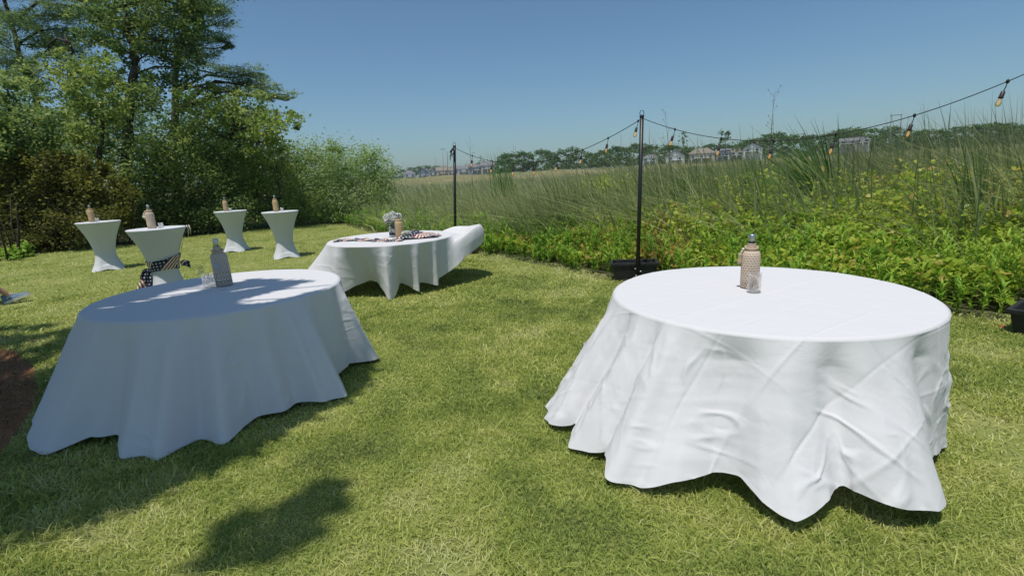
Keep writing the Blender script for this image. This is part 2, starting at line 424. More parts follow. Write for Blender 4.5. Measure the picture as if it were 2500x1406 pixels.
def make_tree(name, label, cat, Y, trunk, clumps, leafmat, leaf=(.13, .08), r0=.16, group=None, bark='bark', seed=1, dens=1.0, pine=False, jy=1.6, stems=None, tintb=0.0, parts=('trunk', 'crown')):
    """trunk: photo pixels at depth Y; clumps: (px, py, rx px, ry px[, count[, tint]])"""
    rng = np.random.default_rng(seed)
    pts = [depth_at(x, y, Y) for x, y in trunk]
    base = np.array([pts[0][0], Y, 0.0])
    root = thing(name, label, cat, base, 0, group)
    mb = MB()
    path = [base - (0, 0, .15)] + [np.array(p) for p in pts if p[2] > .3]
    fine = []
    for i in range(len(path) - 1):
        for q in np.linspace(0, 1, 5)[:-1]: fine.append(path[i] * (1 - q) + path[i + 1] * q)
    fine.append(path[-1]); fine = np.array(fine)
    sm = fine.copy()
    for _ in range(2): sm[1:-1] = (sm[:-2] + 2 * sm[1:-1] + sm[2:]) / 4
    fine = sm + np.concatenate([[[0, 0, 0]], rng.normal(size=(len(sm) - 1, 3)) * r0 * .18])
    rad = r0 * (1 - .78 * np.linspace(0, 1, len(fine)) ** .9); rad[0] *= 1.35
    mb.tube(fine - base, rad, 8)
    if stems:
        for i in range(stems):
            a = rng.uniform(0, 6.28); rr = rng.uniform(.1, .8)
            p0 = np.array([math.cos(a) * rr, math.sin(a) * rr, -.1]); p1 = p0 * 2 + (0, 0, rng.uniform(1, 2))
            mb.tube([p0, (p0 + p1) / 2 + rng.normal(size=3) * .08, p1], [r0 * .5, r0 * .4, r0 * .15], 5)
    PP = []; TT = []
    for cl in clumps:
        x, y, rx, ry = cl[:4]
        n = int(cl[4] * dens if len(cl) > 4 and cl[4] else rx * ry * .8 * dens)
        tb = cl[5] if len(cl) > 5 else 0.0
        c = depth_at(x, y, Y); mpp = np.linalg.norm(c - (0, 0, CAMH)) / F / math.sqrt(1 + ((x - 1250) / F) ** 2) * 1.05
        jj = rng.uniform(-jy, jy)
        c = c + ray(x, y) * jj * (1 if not pine else .7)
        r = np.array([rx * mpp, max(rx, ry) * mpp * (.8 if not pine else .8), ry * mpp])
        p, st, pz = clump_points(c, r, n, rng)
        p = p[p[:, 2] > .05] if (p[:, 2] < .05).any() else p
        st = st[:len(p)]; pz = pz[:len(p)]
        PP.append(p); TT.append(.60 + tb + tintb + st * 1.3 + .10 * pz + rng.normal(size=len(p)) * .17)
        # limb from the trunk to the clump
        lo = fine[fine[:, 2] < c[2] - .15]
        if len(lo) == 0: lo = fine[:1]
        cand = lo[np.argmin(np.linalg.norm(lo - c, axis=1) + .35 * (c[2] - lo[:, 2]))]
        mid = (cand + c) / 2 + np.array([0, 0, .12 * np.linalg.norm(c - cand)]) + rng.normal(size=3) * .12
        ln = np.linalg.norm(c - cand)
        rb = min(r0 * .55, .018 * ln + .02)
        mb.tube([cand - base, (cand * .6 + mid * .4) - base, mid - base, (mid + c) / 2 - base + rng.normal(size=3) * .06, c - base], [rb, rb * .85, rb * .65, rb * .45, rb * .25], 6)
        for _ in range(4):
            e = c + unit(rng.normal(size=3)) * r * .85
            mb.tube([mid * .3 + c * .7 - base, (c + e) / 2 - base + rng.normal(size=3) * .07, e - base], [rb * .35, rb * .25, rb * .08], 4, False)
    P = np.concatenate(PP) - base; T = np.concatenate(TT)
    mb.build(parts[0], M[bark], root, smooth=True)
    Ls = rng.uniform(.5, 1.2, len(P))
    if pine: me = leaves_mesh('crown', P, leaf[0] * Ls, leaf[1] * Ls, T, rng, zdir=.35, flat=1.2)
    else: me = leaves_mesh('crown', P, leaf[0] * Ls, leaf[1] * Ls, T, rng, zdir=-.2, flat=1.5)
    obj(parts[1], me, M[leafmat], root)
    return root

# ================================================================== the ground
EDGE = np.array([(-9.25, 21.6), (-7, 20.5), (-4.5, 16.2), (-1.36, 11.1), (-.05, 9.56), (.79, 8.3), (1.5, 6.98), (2.3, 6.25), (3.3, 5.4), (4.46, 4.56), (5.2, 4.05), (7, 2.8), (12, -2)])
LAWN = np.concatenate([[(-45, -18), (14, -18)], EDGE[::-1], [(-11.8, 18.9), (-12.6, 16.3), (-14.6, 16.9), (-16, 13.4), (-45, 11)]])
def in_poly(P, poly):
    x, y = P[:, 0], P[:, 1]; c = np.zeros(len(P), bool); j = len(poly) - 1
    for i in range(len(poly)):
        xi, yi = poly[i]; xj, yj = poly[j]
        if yi != yj:
            c ^= ((yi > y) != (yj > y)) & (x < (xj - xi) * (y - yi) / (yj - yi) + xi)
        j = i
    return c
def edge_dist(P, poly=EDGE):
    d = np.full(len(P), 1e9)
    for a, b in zip(poly[:-1], poly[1:]):
        ab = b - a; t = np.clip(((P - a) @ ab) / (ab @ ab), 0, 1)
        d = np.minimum(d, np.linalg.norm(P - (a + t[:, None] * ab), axis=1))
    return d
def wedge(n, r0, r1, a0, a1, rng):
    r = np.sqrt(rng.uniform(r0 * r0, r1 * r1, n)); a = np.radians(rng.uniform(a0, a1, n))
    return np.stack([np.sin(a) * r, np.cos(a) * r], 1)

g = MB(); g.add([(-1200, -1200, 0), (1200, -1200, 0), (1200, 1200, 0), (-1200, 1200, 0)], [(0, 1, 2, 3)])
tag(g.build('ground', M['marsh']), kind='structure')
g = MB(); g.add([(x, y, .004) for x, y in LAWN], [tuple(range(len(LAWN)))])
tag(g.build('lawn', M['lawn']), kind='structure')
bed = [ground_at(-260, 830)[:2], ground_at(-60, 845)[:2], ground_at(35, 860)[:2], ground_at(85, 900)[:2], ground_at(95, 960)[:2], ground_at(75, 1010)[:2], ground_at(30, 1070)[:2], ground_at(-10, 1130)[:2], ground_at(-30, 1220)[:2], ground_at(-300, 1250)[:2], np.array((-7.5, 1.2)), np.array((-9.0, 3.5))]
bed = np.array(bed)
g = MB(); g.add([(x, y, .008) for x, y in bed], [tuple(range(len(bed)))])
tag(g.build('pine_straw_bed', M['straw_bed']), kind='structure')

# rising far bank beyond the marsh
th = np.radians(np.linspace(-40, 62, 60)); V = []; Q = []
rr = [120, 165, 190, 230, 420, 900]; zz = [-.3, .6, 2.6, 3.4, 4.5, 5.0]
for i, r in enumerate(rr):
    for k, t in enumerate(th): V.append((math.sin(t) * r, math.cos(t) * r, zz[i] + (.5 * math.sin(k * .9 + i) if i > 1 else 0)))
for i in range(len(rr) - 1):
    for k in range(len(th) - 1): Q.append((i * 60 + k, i * 60 + k + 1, (i + 1) * 60 + k + 1, (i + 1) * 60 + k))
tag(obj('far_bank', raw_mesh('far_bank', V, quads=Q), M['bank']), kind='structure')

# ================================================================== lawn grass (blades)
def lawn_grass():
    rng = np.random.default_rng(11)
    sets = [(150000, .9, 3.3, 60, .045, .0046, 3), (190000, 3.1, 6.2, 58, .048, .0068, 2), (150000, 5.9, 10.8, 56, .052, .011, 2), (130000, 10.3, 23, 52, .06, .022, 1)]
    Bs = []
    for i, (n, r0, r1, az, h, w, k) in enumerate(sets):
        P = wedge(n, r0, r1, -az, az, rng)
        P = P[in_poly(P, LAWN) | (edge_dist(P) < .22)]
        inb = in_poly(P, bed); P = P[~inb | (rng.uniform(size=len(P)) < .03)]
        patch = fbm(P[:, 0], P[:, 1], 3, .8, 4); bare = fbm(P[:, 0], P[:, 1], 9, 1.9, 3); fine = fbm(P[:, 0], P[:, 1], 21, 6.0, 2)
        hh = .8 * h * (.45 + 1.0 * patch * rng.uniform(.5, 1.5, len(P)))
        hh *= np.where(rng.uniform(size=len(P)) < .05, 1.9, 1.0)
        keep = rng.uniform(size=len(P)) < np.clip(1.5 - 1.2 * np.clip(bare - .45, 0, 1) * 3, .35, 1)
        P = P[keep]; patch = patch[keep]; bare = bare[keep]; hh = hh[keep]; fine = fine[keep]
        a = rng.uniform(0, 6.283, len(P)); lean = np.stack([np.cos(a), np.sin(a)], 1)
        tint = .52 + 1.15 * (bare - .47) + .6 * (fine - .5) + .1 * (patch - .5) + rng.normal(size=len(P)) * .15
        tint += (rng.uniform(size=len(P)) < .10) * .4
        tint += np.clip(1 - edge_dist(P) / .8, 0, 1) * rng.uniform(0, .6, len(P))
        B = np.concatenate([P, np.full((len(P), 1), .003)], 1)
        me = blades_mesh('lawn_grass', B, hh, w * rng.uniform(.7, 1.4, len(P)), lean, rng.uniform(.3, 1.5, len(P)), k, tint, rng)
        o = obj('lawn_grass', me, M['grass'])
        tag(o, 'short mown lawn grass with straw-coloured patches', 'grass', kind='stuff')
        if i == 0: first = o
        else:
            o.parent = first
            for q in ('label', 'category'): del o[q]
            o['kind'] = 'stuff'
    return first
lawn_grass()

# pine straw lying on the bed
rng = np.random.default_rng(5)
P = np.stack([rng.uniform(-7.5, -2.5, 30000), rng.uniform(1.2, 6, 30000)], 1)
P = P[in_poly(P, bed) | ((edge_dist(P, bed) < .35) & (rng.uniform(size=len(P)) < .18))]
n = len(P); a = rng.uniform(0, 6.283, n)
me = leaves_mesh('pine_straw', np.concatenate([P, rng.uniform(.01, .04, (n, 1))], 1), rng.uniform(.08, .17, n), .0045, rng.uniform(0, 1, n), rng, flat=.2)
tag(obj('pine_straw', me, M['straw']), 'brown pine straw scattered over the mulch bed', 'pine straw', kind='stuff')

# ================================================================== marsh and border plants
WIND = np.array([-1.0, .15])
def marsh():
    rng = np.random.default_rng(21)
    # reeds in three distance bands
    allr = []
    for i, (n, r0, r1, a0, a1, w, k) in enumerate([(38000, 5, 16, -30, 64, .019, 5), (38000, 16, 45, -26, 62, .032, 3), (34000, 45, 235, -24, 58, .11, 2)]):
        P = wedge(n, r0, r1, a0, a1, rng); az = np.degrees(np.arctan2(P[:, 0], P[:, 1]))
        ok = ~in_poly(P, LAWN)
        d = edge_dist(P); start = np.interp(az, [-25, -10, 0, 15, 30, 60], [.15, .4, 1.1, 2.0, 3.0, 3.2])
        cl = fbm(P[:, 0], P[:, 1], 4, .55, 3)
        ok &= (d > start * (.25 + 1.2 * cl) * rng.uniform(.6, 1.1, n)) & (rng.uniform(size=n) < np.clip((cl - .18) * 3.2, .12, 1))
        ok &= ~((az < -14) & (P[:, 1] > 20.5) & (P[:, 1] < 27))
        P = P[ok]; d = d[ok]; az = az[ok]; cl = cl[ok]
        big = np.interp(az, [-26, -8, 5, 20, 40, 60], [1.25, 1.32, 1.5, 1.75, 1.9, 1.95])
        h = big * (.5 + .85 * cl) * rng.uniform(.6, 1.2, len(P)) * np.clip(.75 + d / 6, .75, 1.08)
        lean = WIND + rng.normal(size=(len(P), 2)) * .55
        far = np.clip((np.hypot(P[:, 0], P[:, 1]) - 8) / 25, 0, 1)
        tan = np.interp(az, [-26, -5, 10, 25, 60], [.34, .28, .12, .0, -.06])
        tint = .54 + tan * far + .55 * (fbm(P[:, 0], P[:, 1], 31, .12, 2) - .5) + .9 * (fbm(P[:, 0], P[:, 1], 33, .8, 2) - .5) + rng.normal(size=len(P)) * .21
        tint += (rng.uniform(size=len(P)) < .09) * .5
        B = np.concatenate([P, np.interp(np.hypot(P[:, 0], P[:, 1]), [0, 140, 165, 190, 230], [0, 0, .4, 2.0, 2.8])[:, None]], 1)
        me = blades_mesh('marsh_reeds', B, h, w * rng.uniform(.5, 1.9, len(P)), lean, rng.uniform(.12, 1.15, len(P)) ** 1.3, k, tint, rng, facing=rng.normal(size=len(P)) * 1.0 - np.radians(az))
        o = obj('marsh_reeds', me, M['reed'], allr[0] if allr else None); allr.append(o)
        if len(allr) == 1: tag(o, 'windblown grey-green reeds filling the marsh behind the border', 'reeds', kind='stuff')
        else: o['kind'] = 'stuff'
    # vines and broad leaves heaped between the border and the reeds
    P = wedge(150000, 4.6, 15, -8, 63, rng); d = edge_dist(P); az = np.degrees(np.arctan2(P[:, 0], P[:, 1]))
    wid = np.interp(az, [-8, 0, 10, 25, 45, 63], [.9, 1.6, 2.6, 4.0, 4.6, 4.6])
    ok = (~in_poly(P, LAWN)) & (d > .35) & (d < wid)
    P = P[ok]; d = d[ok]; az = az[ok]; wid = wid[ok]
    hf = (.30 + .62 * np.clip(d / 3.2, 0, 1)) * (.45 + .95 * fbm(P[:, 0], P[:, 1], 14, 1.3, 3)) * np.interp(az, [-8, 5, 25, 60], [.75, .9, 1.05, 1.1])
    z = hf * (1 - rng.uniform(0, 1, len(P)) ** 2 * .75)
    keep = rng.uniform(size=len(P)) < .22 + .7 * fbm(P[:, 0], P[:, 1], 18, 1.6, 3)
    keep &= np.hypot((P[:, 0] - 1.85) / .50, (P[:, 1] - 6.95) / .45) > 1
    P, z, d, hf = P[keep], z[keep], d[keep], hf[keep]
    P2 = wedge(150000, 6.3, 17, 0, 63, rng); d2 = edge_dist(P2); cl2 = fbm(P2[:, 0], P2[:, 1], 91, .7, 3)
    ok = (~in_poly(P2, LAWN)) & (d2 > 1.4) & (d2 < 6.5) & (cl2 > np.interp(np.degrees(np.arctan2(P2[:, 0], P2[:, 1])), [0, 15, 25, 63], [.58, .50, .38, .34]) + .16 * rng.uniform(size=len(P2)))
    P2 = P2[ok]; d2 = d2[ok]; h2 = (.78 + .5 * np.clip(cl2[ok] - .4, 0, .4)) * 1.15 * np.clip(.55 + d2 / 7, .55, 1.2) * rng.uniform(.75, 1.2, len(d2))
    z2 = h2 * rng.uniform(.35, 1.0, len(P2)); P = np.concatenate([P, P2]); z = np.concatenate([z, z2]); d = np.concatenate([d, d2]); hf = np.concatenate([hf, h2])
    s = rng.uniform(.035, .085, len(P))
    big = rng.uniform(size=len(P)) < .10
    s[big] *= 1.5
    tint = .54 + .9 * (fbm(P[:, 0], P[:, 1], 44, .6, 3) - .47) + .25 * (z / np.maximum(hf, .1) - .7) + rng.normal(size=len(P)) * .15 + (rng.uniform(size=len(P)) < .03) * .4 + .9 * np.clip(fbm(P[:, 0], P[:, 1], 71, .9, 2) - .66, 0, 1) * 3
    me = leaves_mesh('vine_tangle', np.concatenate([P, z[:, None]], 1), s * 1.15, s, tint, rng, flat=1.0)
    tag(obj('vine_tangle', me, M['vine_leaf']), 'tangle of broad yellow-green vine leaves between border and reeds', 'vines', kind='stuff')
    # lance-leaved weeds along the edge of the lawn
    P = wedge(15000, 4.4, 24, -26, 64, rng); d = edge_dist(P)
    dist = np.hypot(P[:, 0], P[:, 1])
    ok = (~in_poly(P, LAWN)) & (d < 1.5) & (d > .18 * fbm(P[:, 0], P[:, 1], 8, 1.4, 2) - .06) & (rng.uniform(size=len(P)) < np.clip(9 / dist, .3, 1))
    P = P[ok]; d = d[ok]
    ok = (np.hypot((P[:, 0] - 1.85) / .50, (P[:, 1] - 6.95) / .45) > 1) & (np.hypot((P[:, 0] - 4.70) / .5, (P[:, 1] - 3.95) / .5) > 1); P = P[ok]; d = d[ok]
    P = np.concatenate([P] * 2) + rng.normal(size=(len(P) * 2, 2)) * .04; d = np.concatenate([d] * 2)
    hs = (.27 + .34 * np.clip(d / .8, 0, 1)) * rng.uniform(.65, 1.25, len(P)) * (.6 + .8 * fbm(P[:, 0], P[:, 1], 55, 1.2, 2))
    nl = 15
    t = rng.uniform(.12, 1, (len(P), nl)); a = rng.uniform(0, 6.283, (len(P), nl))
    B = np.stack([np.repeat(P[:, 0], nl), np.repeat(P[:, 1], nl), (t * hs[:, None]).ravel()], 1)
    lean = np.stack([np.cos(a).ravel(), np.sin(a).ravel()], 1)
    tint = .52 + .8 * (np.repeat(fbm(P[:, 0], P[:, 1], 66, .9, 3), nl) - .45) + rng.normal(size=len(B)) * .2
    me = blades_mesh('border_weeds', B, rng.uniform(.08, .17, len(B)), rng.uniform(.016, .03, len(B)), lean, rng.uniform(.5, 1.25, len(B)), 3, tint, rng, facing=a.ravel() + math.pi / 2)
    tag(obj('border_weeds', me, M['weed_leaf']), 'low bright green weeds edging the lawn', 'weeds', kind='stuff')
    # tall coarse grass standing among the weeds on the way to the reeds
    P = wedge(30000, 4.6, 24, -28, 64, rng); d = edge_dist(P); az = np.degrees(np.arctan2(P[:, 0], P[:, 1]))
    ok = (~in_poly(P, LAWN)) & (d > .5) & (d < 5) & (rng.uniform(size=len(P)) < .15 + fbm(P[:, 0], P[:, 1], 77, .9, 2))
    P = P[ok]; d = d[ok]
    h = rng.uniform(.5, 1.35, len(P)) * np.clip(.5 + d * .22, .5, 1.3)
    me = blades_mesh('coarse_grass', np.concatenate([P, np.zeros((len(P), 1))], 1), h, rng.uniform(.008, .022, len(P)), WIND * .6 + rng.normal(size=(len(P), 2)) * .7, rng.uniform(.1, 1.0, len(P)), 4, .55 + rng.normal(size=len(P)) * .25, rng)
    tag(obj('coarse_grass', me, M['reed_green']), 'tall coarse grass blades among the vines and weeds', 'grass', kind='stuff')
marsh()

# distinct clumps of broad cattail leaves
def cattail_clump(px, py_base, n, h, spread, bend, label, seed, width=.03, lean=(-1, .1)):
    rng = np.random.default_rng(seed)
    p = ground_at(px, py_base)
    root_xy = p[:2]
    B = np.concatenate([rng.normal(size=(n, 2)) * spread, np.zeros((n, 1))], 1)
    ln = np.array(lean) + rng.normal(size=(n, 2)) * .25
    me = blades_mesh('cattail_clump', B, h * (1 + .55 * bend) * rng.uniform(.6, 1.08, n), width * rng.uniform(.7, 1.3, n), ln, bend * rng.uniform(.3, 1.4, n), 7, .45 + rng.normal(size=n) * .22, rng, facing=rng.normal(size=n) * .5 - math.atan2(p[0], p[1]))
    o = obj('cattail_clump', me, M['cattail'], loc=(p[0], p[1], 0))
    tag(o, label, 'reed clump', 'cattail clumps standing out of the marsh')
cattail_clump(2015, 600, 110, 1.95, .13, .6, 'large windswept cattail clump behind the bottle on the bright round table', 1, .045)
cattail_clump(1835, 590, 60, 1.75, .12, .15, 'upright cattail clump between the lamp post and the windswept clump', 2)
cattail_clump(1672, 618, 46, 1.6, .10, .12, 'narrow cattail clump just beside the lamp post over the empty tub', 3)
cattail_clump(1462, 592, 44, 1.4, .14, .2, 'short cattail clump on the marsh side of the middle lamp post', 4)
cattail_clump(1240, 555, 60, 2.3, .26, .12, 'tall sparse cattail clump with spear tips above the far trees', 5)
cattail_clump(2385, 640, 40, 1.7, .12, .25, 'cattail clump near the black planter by the round table', 6)
cattail_clump(2200, 560, 44, 1.75, .25, .4, 'leaning cattail clump among vines beyond the white round tabletop', 7)
cattail_clump(2345, 560, 6, 2.6, .05, .2, 'few tall cattail spears rising above the cord', 8, .035)
cattail_clump(1610, 560, 36, 1.7, .2, .3, 'cattail clump right behind the middle lamp post', 9)

def seed_stalk(px, base_y, tip, Y, label, seed):
    rng = np.random.default_rng(seed)
    t = depth_at(*tip, Y); b_ = np.array([depth_at(px, base_y, Y)[0], Y, 0])
    root = thing('seed_stalk', label, 'dry stalk', b_, 0, 'dry seed stalks in the marsh')
    mb = MB(); L = t - b_
    main = [(0, 0, 0), L * .5 + rng.normal(size=3) * .03, L * .8, L]
    mb.tube(main, [.009, .007, .005, .002], 5)
    heads = MB()
    for k in range(16):
        s = rng.uniform(.6, 1.0); p0 = L * s
        a = rng.uniform(0, 6.28); e = p0 + np.array([math.cos(a), math.sin(a), rng.uniform(.6, 1.6)]) * rng.uniform(.06, .16)
        mb.tube([p0, (p0 + e) / 2 + (0, 0, -.01), e], [.003, .0025, .002], 3)
        heads.lathe([(.003, -.012), (.011, 0), (.004, .014)], 6, e)
    mb.build('stalk', M['dry_stem'], root, smooth=True); heads.build('seed_heads', M['dry_stem'], root, smooth=True)['kind'] = 'stuff'
seed_stalk(1870, 480, (1890, 228), 10.5, 'tallest dry seed stalk standing above the cord and cattails', 1)
seed_stalk(1655, 470, (1625, 282), 11.5, 'leaning dry seed stalk beside the middle lamp post', 2)
seed_stalk(1146, 470, (1148, 345), 16, 'thin dry seed stalk near the far lamp post', 3)

# ================================================================== trees and shrubs of the wood edge
make_tree('pine_tree', 'thin leaning pine with dark trunk and airy crown against the sky', 'tree', 24, [(150, 520), (110, 320), (76, 207), (40, 110), (12, 0), (-10, -90)],
    [(60, 60, 50, 18), (150, 40, 60, 18), (30, 150, 50, 20), (125, 105, 48, 16), (205, 20, 60, 18), (5, 40, 45, 20), (100, -30, 80, 20), (170, 80, 45, 14), (-40, 90, 60, 25), (60, 200, 40, 16), (190, 130, 40, 14), (0, -60, 80, 30)],
    'pine_needle', (.17, .035), .2, seed=1, pine=True, bark='bark_dark', dens=3.2)
make_tree('crooked_tree', 'crooked dark-limbed tree with thin foliage and sky showing through', 'tree', 22, [(145, 520), (128, 380), (150, 340), (185, 300), (190, 250), (165, 200), (182, 150), (160, 90)],
    [(160, 165, 45, 25), (110, 225, 42, 22), (205, 255, 35, 22), (90, 290, 40, 28), (210, 180, 28, 18), (60, 180, 40, 20), (160, 330, 50, 30), (110, 120, 30, 16), (150, 400, 60, 40)],
    'oak_leaf', (.14, .09), .22, seed=2, bark='bark_dark', dens=.95)
make_tree('oak_tree', 'tall dark-crowned tree with forked trunk rising out of view', 'tree', 20, [(312, 540), (305, 335), (327, 223), (331, 171), (319, 80), (303, 20), (300, -70)],
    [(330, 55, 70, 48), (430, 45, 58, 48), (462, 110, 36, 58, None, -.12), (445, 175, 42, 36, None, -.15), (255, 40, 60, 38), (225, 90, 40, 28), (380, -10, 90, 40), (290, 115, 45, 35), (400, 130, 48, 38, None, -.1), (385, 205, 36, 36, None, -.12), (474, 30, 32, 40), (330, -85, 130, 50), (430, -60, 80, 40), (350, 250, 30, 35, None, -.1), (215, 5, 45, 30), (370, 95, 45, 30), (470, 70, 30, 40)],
    'oak_leaf', (.14, .09), .26, seed=3, bark='bark', dens=.72)
make_tree('pine_tree', 'spreading pine whose flat needle plates reach out over the bushes', 'tree', 25, [(430, 540), (425, 300), (430, 150), (465, 20), (480, -60)],
    [(535, 58, 32, 9), (545, 98, 28, 12), (500, 95, 30, 14), (520, 30, 32, 14), (555, 172, 58, 13), (612, 185, 32, 11), (668, 234, 44, 10), (598, 205, 42, 12), (490, 135, 38, 16), (505, 5, 42, 18), (560, 222, 36, 12), (560, 115, 16, 6), (700, 240, 14, 6), (470, -40, 70, 25), (640, 212, 36, 10)],
    'pine_needle', (.17, .035), .22, seed=4, pine=True, bark='bark', dens=3.2, jy=1.0)
make_tree('maple_tree', 'light green spreading tree under the flat pine plates', 'tree', 21, [(560, 540), (555, 420), (560, 340), (580, 280)],
    [(655, 300, 58, 34), (602, 250, 45, 28), (692, 300, 26, 24), (540, 270, 48, 36), (480, 262, 46, 32), (560, 330, 58, 34), (640, 350, 52, 24), (452, 320, 38, 30), (500, 212, 32, 22), (610, 300, 40, 30), (520, 370, 50, 30)],
    'light_leaf', (.14, .095), .17, seed=5, dens=.8)
make_tree('maple_tree', 'light green tree beside the forked trunk of the tall dark tree', 'tree', 19, [(240, 540), (245, 400), (250, 300), (250, 220)],
    [(250, 188, 58, 34), (210, 250, 48, 34), (280, 262, 44, 38), (230, 312, 58, 34), (188, 200, 32, 26), (290, 202, 38, 28), (250, 370, 60, 36), (190, 330, 40, 30)],
    'light_leaf', (.135, .09), .14, seed=6, dens=.7, tintb=-.08)
make_tree('holly_tree', 'dark leafy tree above the ochre shrub at the lawn edge', 'tree', 17, [(40, 560), (40, 400), (30, 300), (20, 240)],
    [(30, 270, 60, 50), (90, 300, 48, 42), (20, 350, 60, 45), (80, 370, 58, 40), (-40, 300, 60, 60), (20, 215, 48, 30), (130, 390, 40, 40), (-60, 400, 60, 60), (60, 420, 60, 40)],
    'oak_leaf', (.13, .085), .17, seed=7, dens=.85, tintb=-.1, bark='bark_dark')
P_SH = ('stem', 'foliage')
def shrub(name, label, Y, base, clumps, mat, seed, dens=1.2, leaf=(.11, .07), tintb=0.0, grp=None):
    return make_tree(name, label, 'shrub', Y, [(base[0], base[1]), (base[0] + 3, base[1] - 70), (base[0] - 2, base[1] - 130)], clumps, mat, leaf, .05, grp, 'bark_dark', seed, dens, stems=5, jy=.9, tintb=tintb, parts=P_SH)
shrub('ochre_shrub', 'wide ochre-brown shrub behind the leftover person and first cocktail table'.replace('leftover person and first ', 'sneakered person and '), 15.6, (120, 590),
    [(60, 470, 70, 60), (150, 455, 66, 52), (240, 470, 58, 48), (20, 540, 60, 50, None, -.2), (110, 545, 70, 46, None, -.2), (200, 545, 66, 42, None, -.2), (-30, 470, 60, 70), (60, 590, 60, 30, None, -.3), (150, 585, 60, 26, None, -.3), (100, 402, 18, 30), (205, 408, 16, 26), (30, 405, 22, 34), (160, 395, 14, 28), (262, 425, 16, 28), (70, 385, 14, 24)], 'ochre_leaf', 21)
shrub('yellow_shrub', 'small yellow-green shrub at the end of the ochre shrub', 16.6, (280, 585), [(288, 500, 26, 45, None, .2), (265, 530, 28, 40, None, .1), (290, 545, 24, 30, None, .2), (300, 470, 18, 30)], 'ochre_leaf', 22, tintb=.2)
shrub('fern_bush', 'small glossy green bush alone at the shaded lawn edge', 13.9, (42, 630), [(40, 612, 32, 18), (20, 620, 22, 12), (60, 620, 24, 12)], 'weed_leaf', 23, 1.6, (.14, .06))
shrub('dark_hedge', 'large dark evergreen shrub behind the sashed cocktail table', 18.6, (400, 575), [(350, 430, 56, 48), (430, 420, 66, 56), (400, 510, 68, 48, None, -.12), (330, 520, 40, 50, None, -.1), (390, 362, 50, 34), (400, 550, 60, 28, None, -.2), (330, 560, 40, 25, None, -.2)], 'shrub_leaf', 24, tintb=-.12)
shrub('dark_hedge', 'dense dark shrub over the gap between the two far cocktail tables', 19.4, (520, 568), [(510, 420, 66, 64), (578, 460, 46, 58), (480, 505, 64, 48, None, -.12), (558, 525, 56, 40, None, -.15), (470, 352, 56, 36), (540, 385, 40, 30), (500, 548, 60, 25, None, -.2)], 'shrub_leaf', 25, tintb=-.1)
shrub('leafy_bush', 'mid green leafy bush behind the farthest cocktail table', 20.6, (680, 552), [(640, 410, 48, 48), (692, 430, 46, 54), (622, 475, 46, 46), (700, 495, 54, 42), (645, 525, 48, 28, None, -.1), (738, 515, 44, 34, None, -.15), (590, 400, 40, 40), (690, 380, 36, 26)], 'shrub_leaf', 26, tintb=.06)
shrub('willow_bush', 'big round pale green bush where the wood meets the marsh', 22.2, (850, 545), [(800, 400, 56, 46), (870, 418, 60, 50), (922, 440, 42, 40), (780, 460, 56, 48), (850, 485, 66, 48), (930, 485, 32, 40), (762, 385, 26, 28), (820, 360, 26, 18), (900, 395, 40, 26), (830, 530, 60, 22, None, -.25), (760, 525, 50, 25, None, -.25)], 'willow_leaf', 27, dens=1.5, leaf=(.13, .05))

# the wood behind, one dark mass
rng = np.random.default_rng(33)
PP = []; TT = []
for i in range(330):
    x = rng.uniform(-220, 800); top = np.interp(x, [-220, 100, 250, 420, 600, 700, 780], [230, 330, 250, 270, 320, 375, 420])
    y = rng.uniform(top, 540); Y = rng.uniform(27, 34)
    c = depth_at(x, y, Y); p, st, pz = clump_points(c, np.array([1.3, 1.3, 1.0]), 170, rng)
    p = p[p[:, 2] > .1]; PP.append(p); TT.append(.3 + st[:len(p)] + rng.normal(size=len(p)) * .12)
P = np.concatenate(PP)
tag(obj('woods', leaves_mesh('woods', P, .2, .13, np.concatenate(TT), rng), M['oak_leaf']), 'dense dark wood behind the edge trees and shrubs', 'woods', kind='stuff')

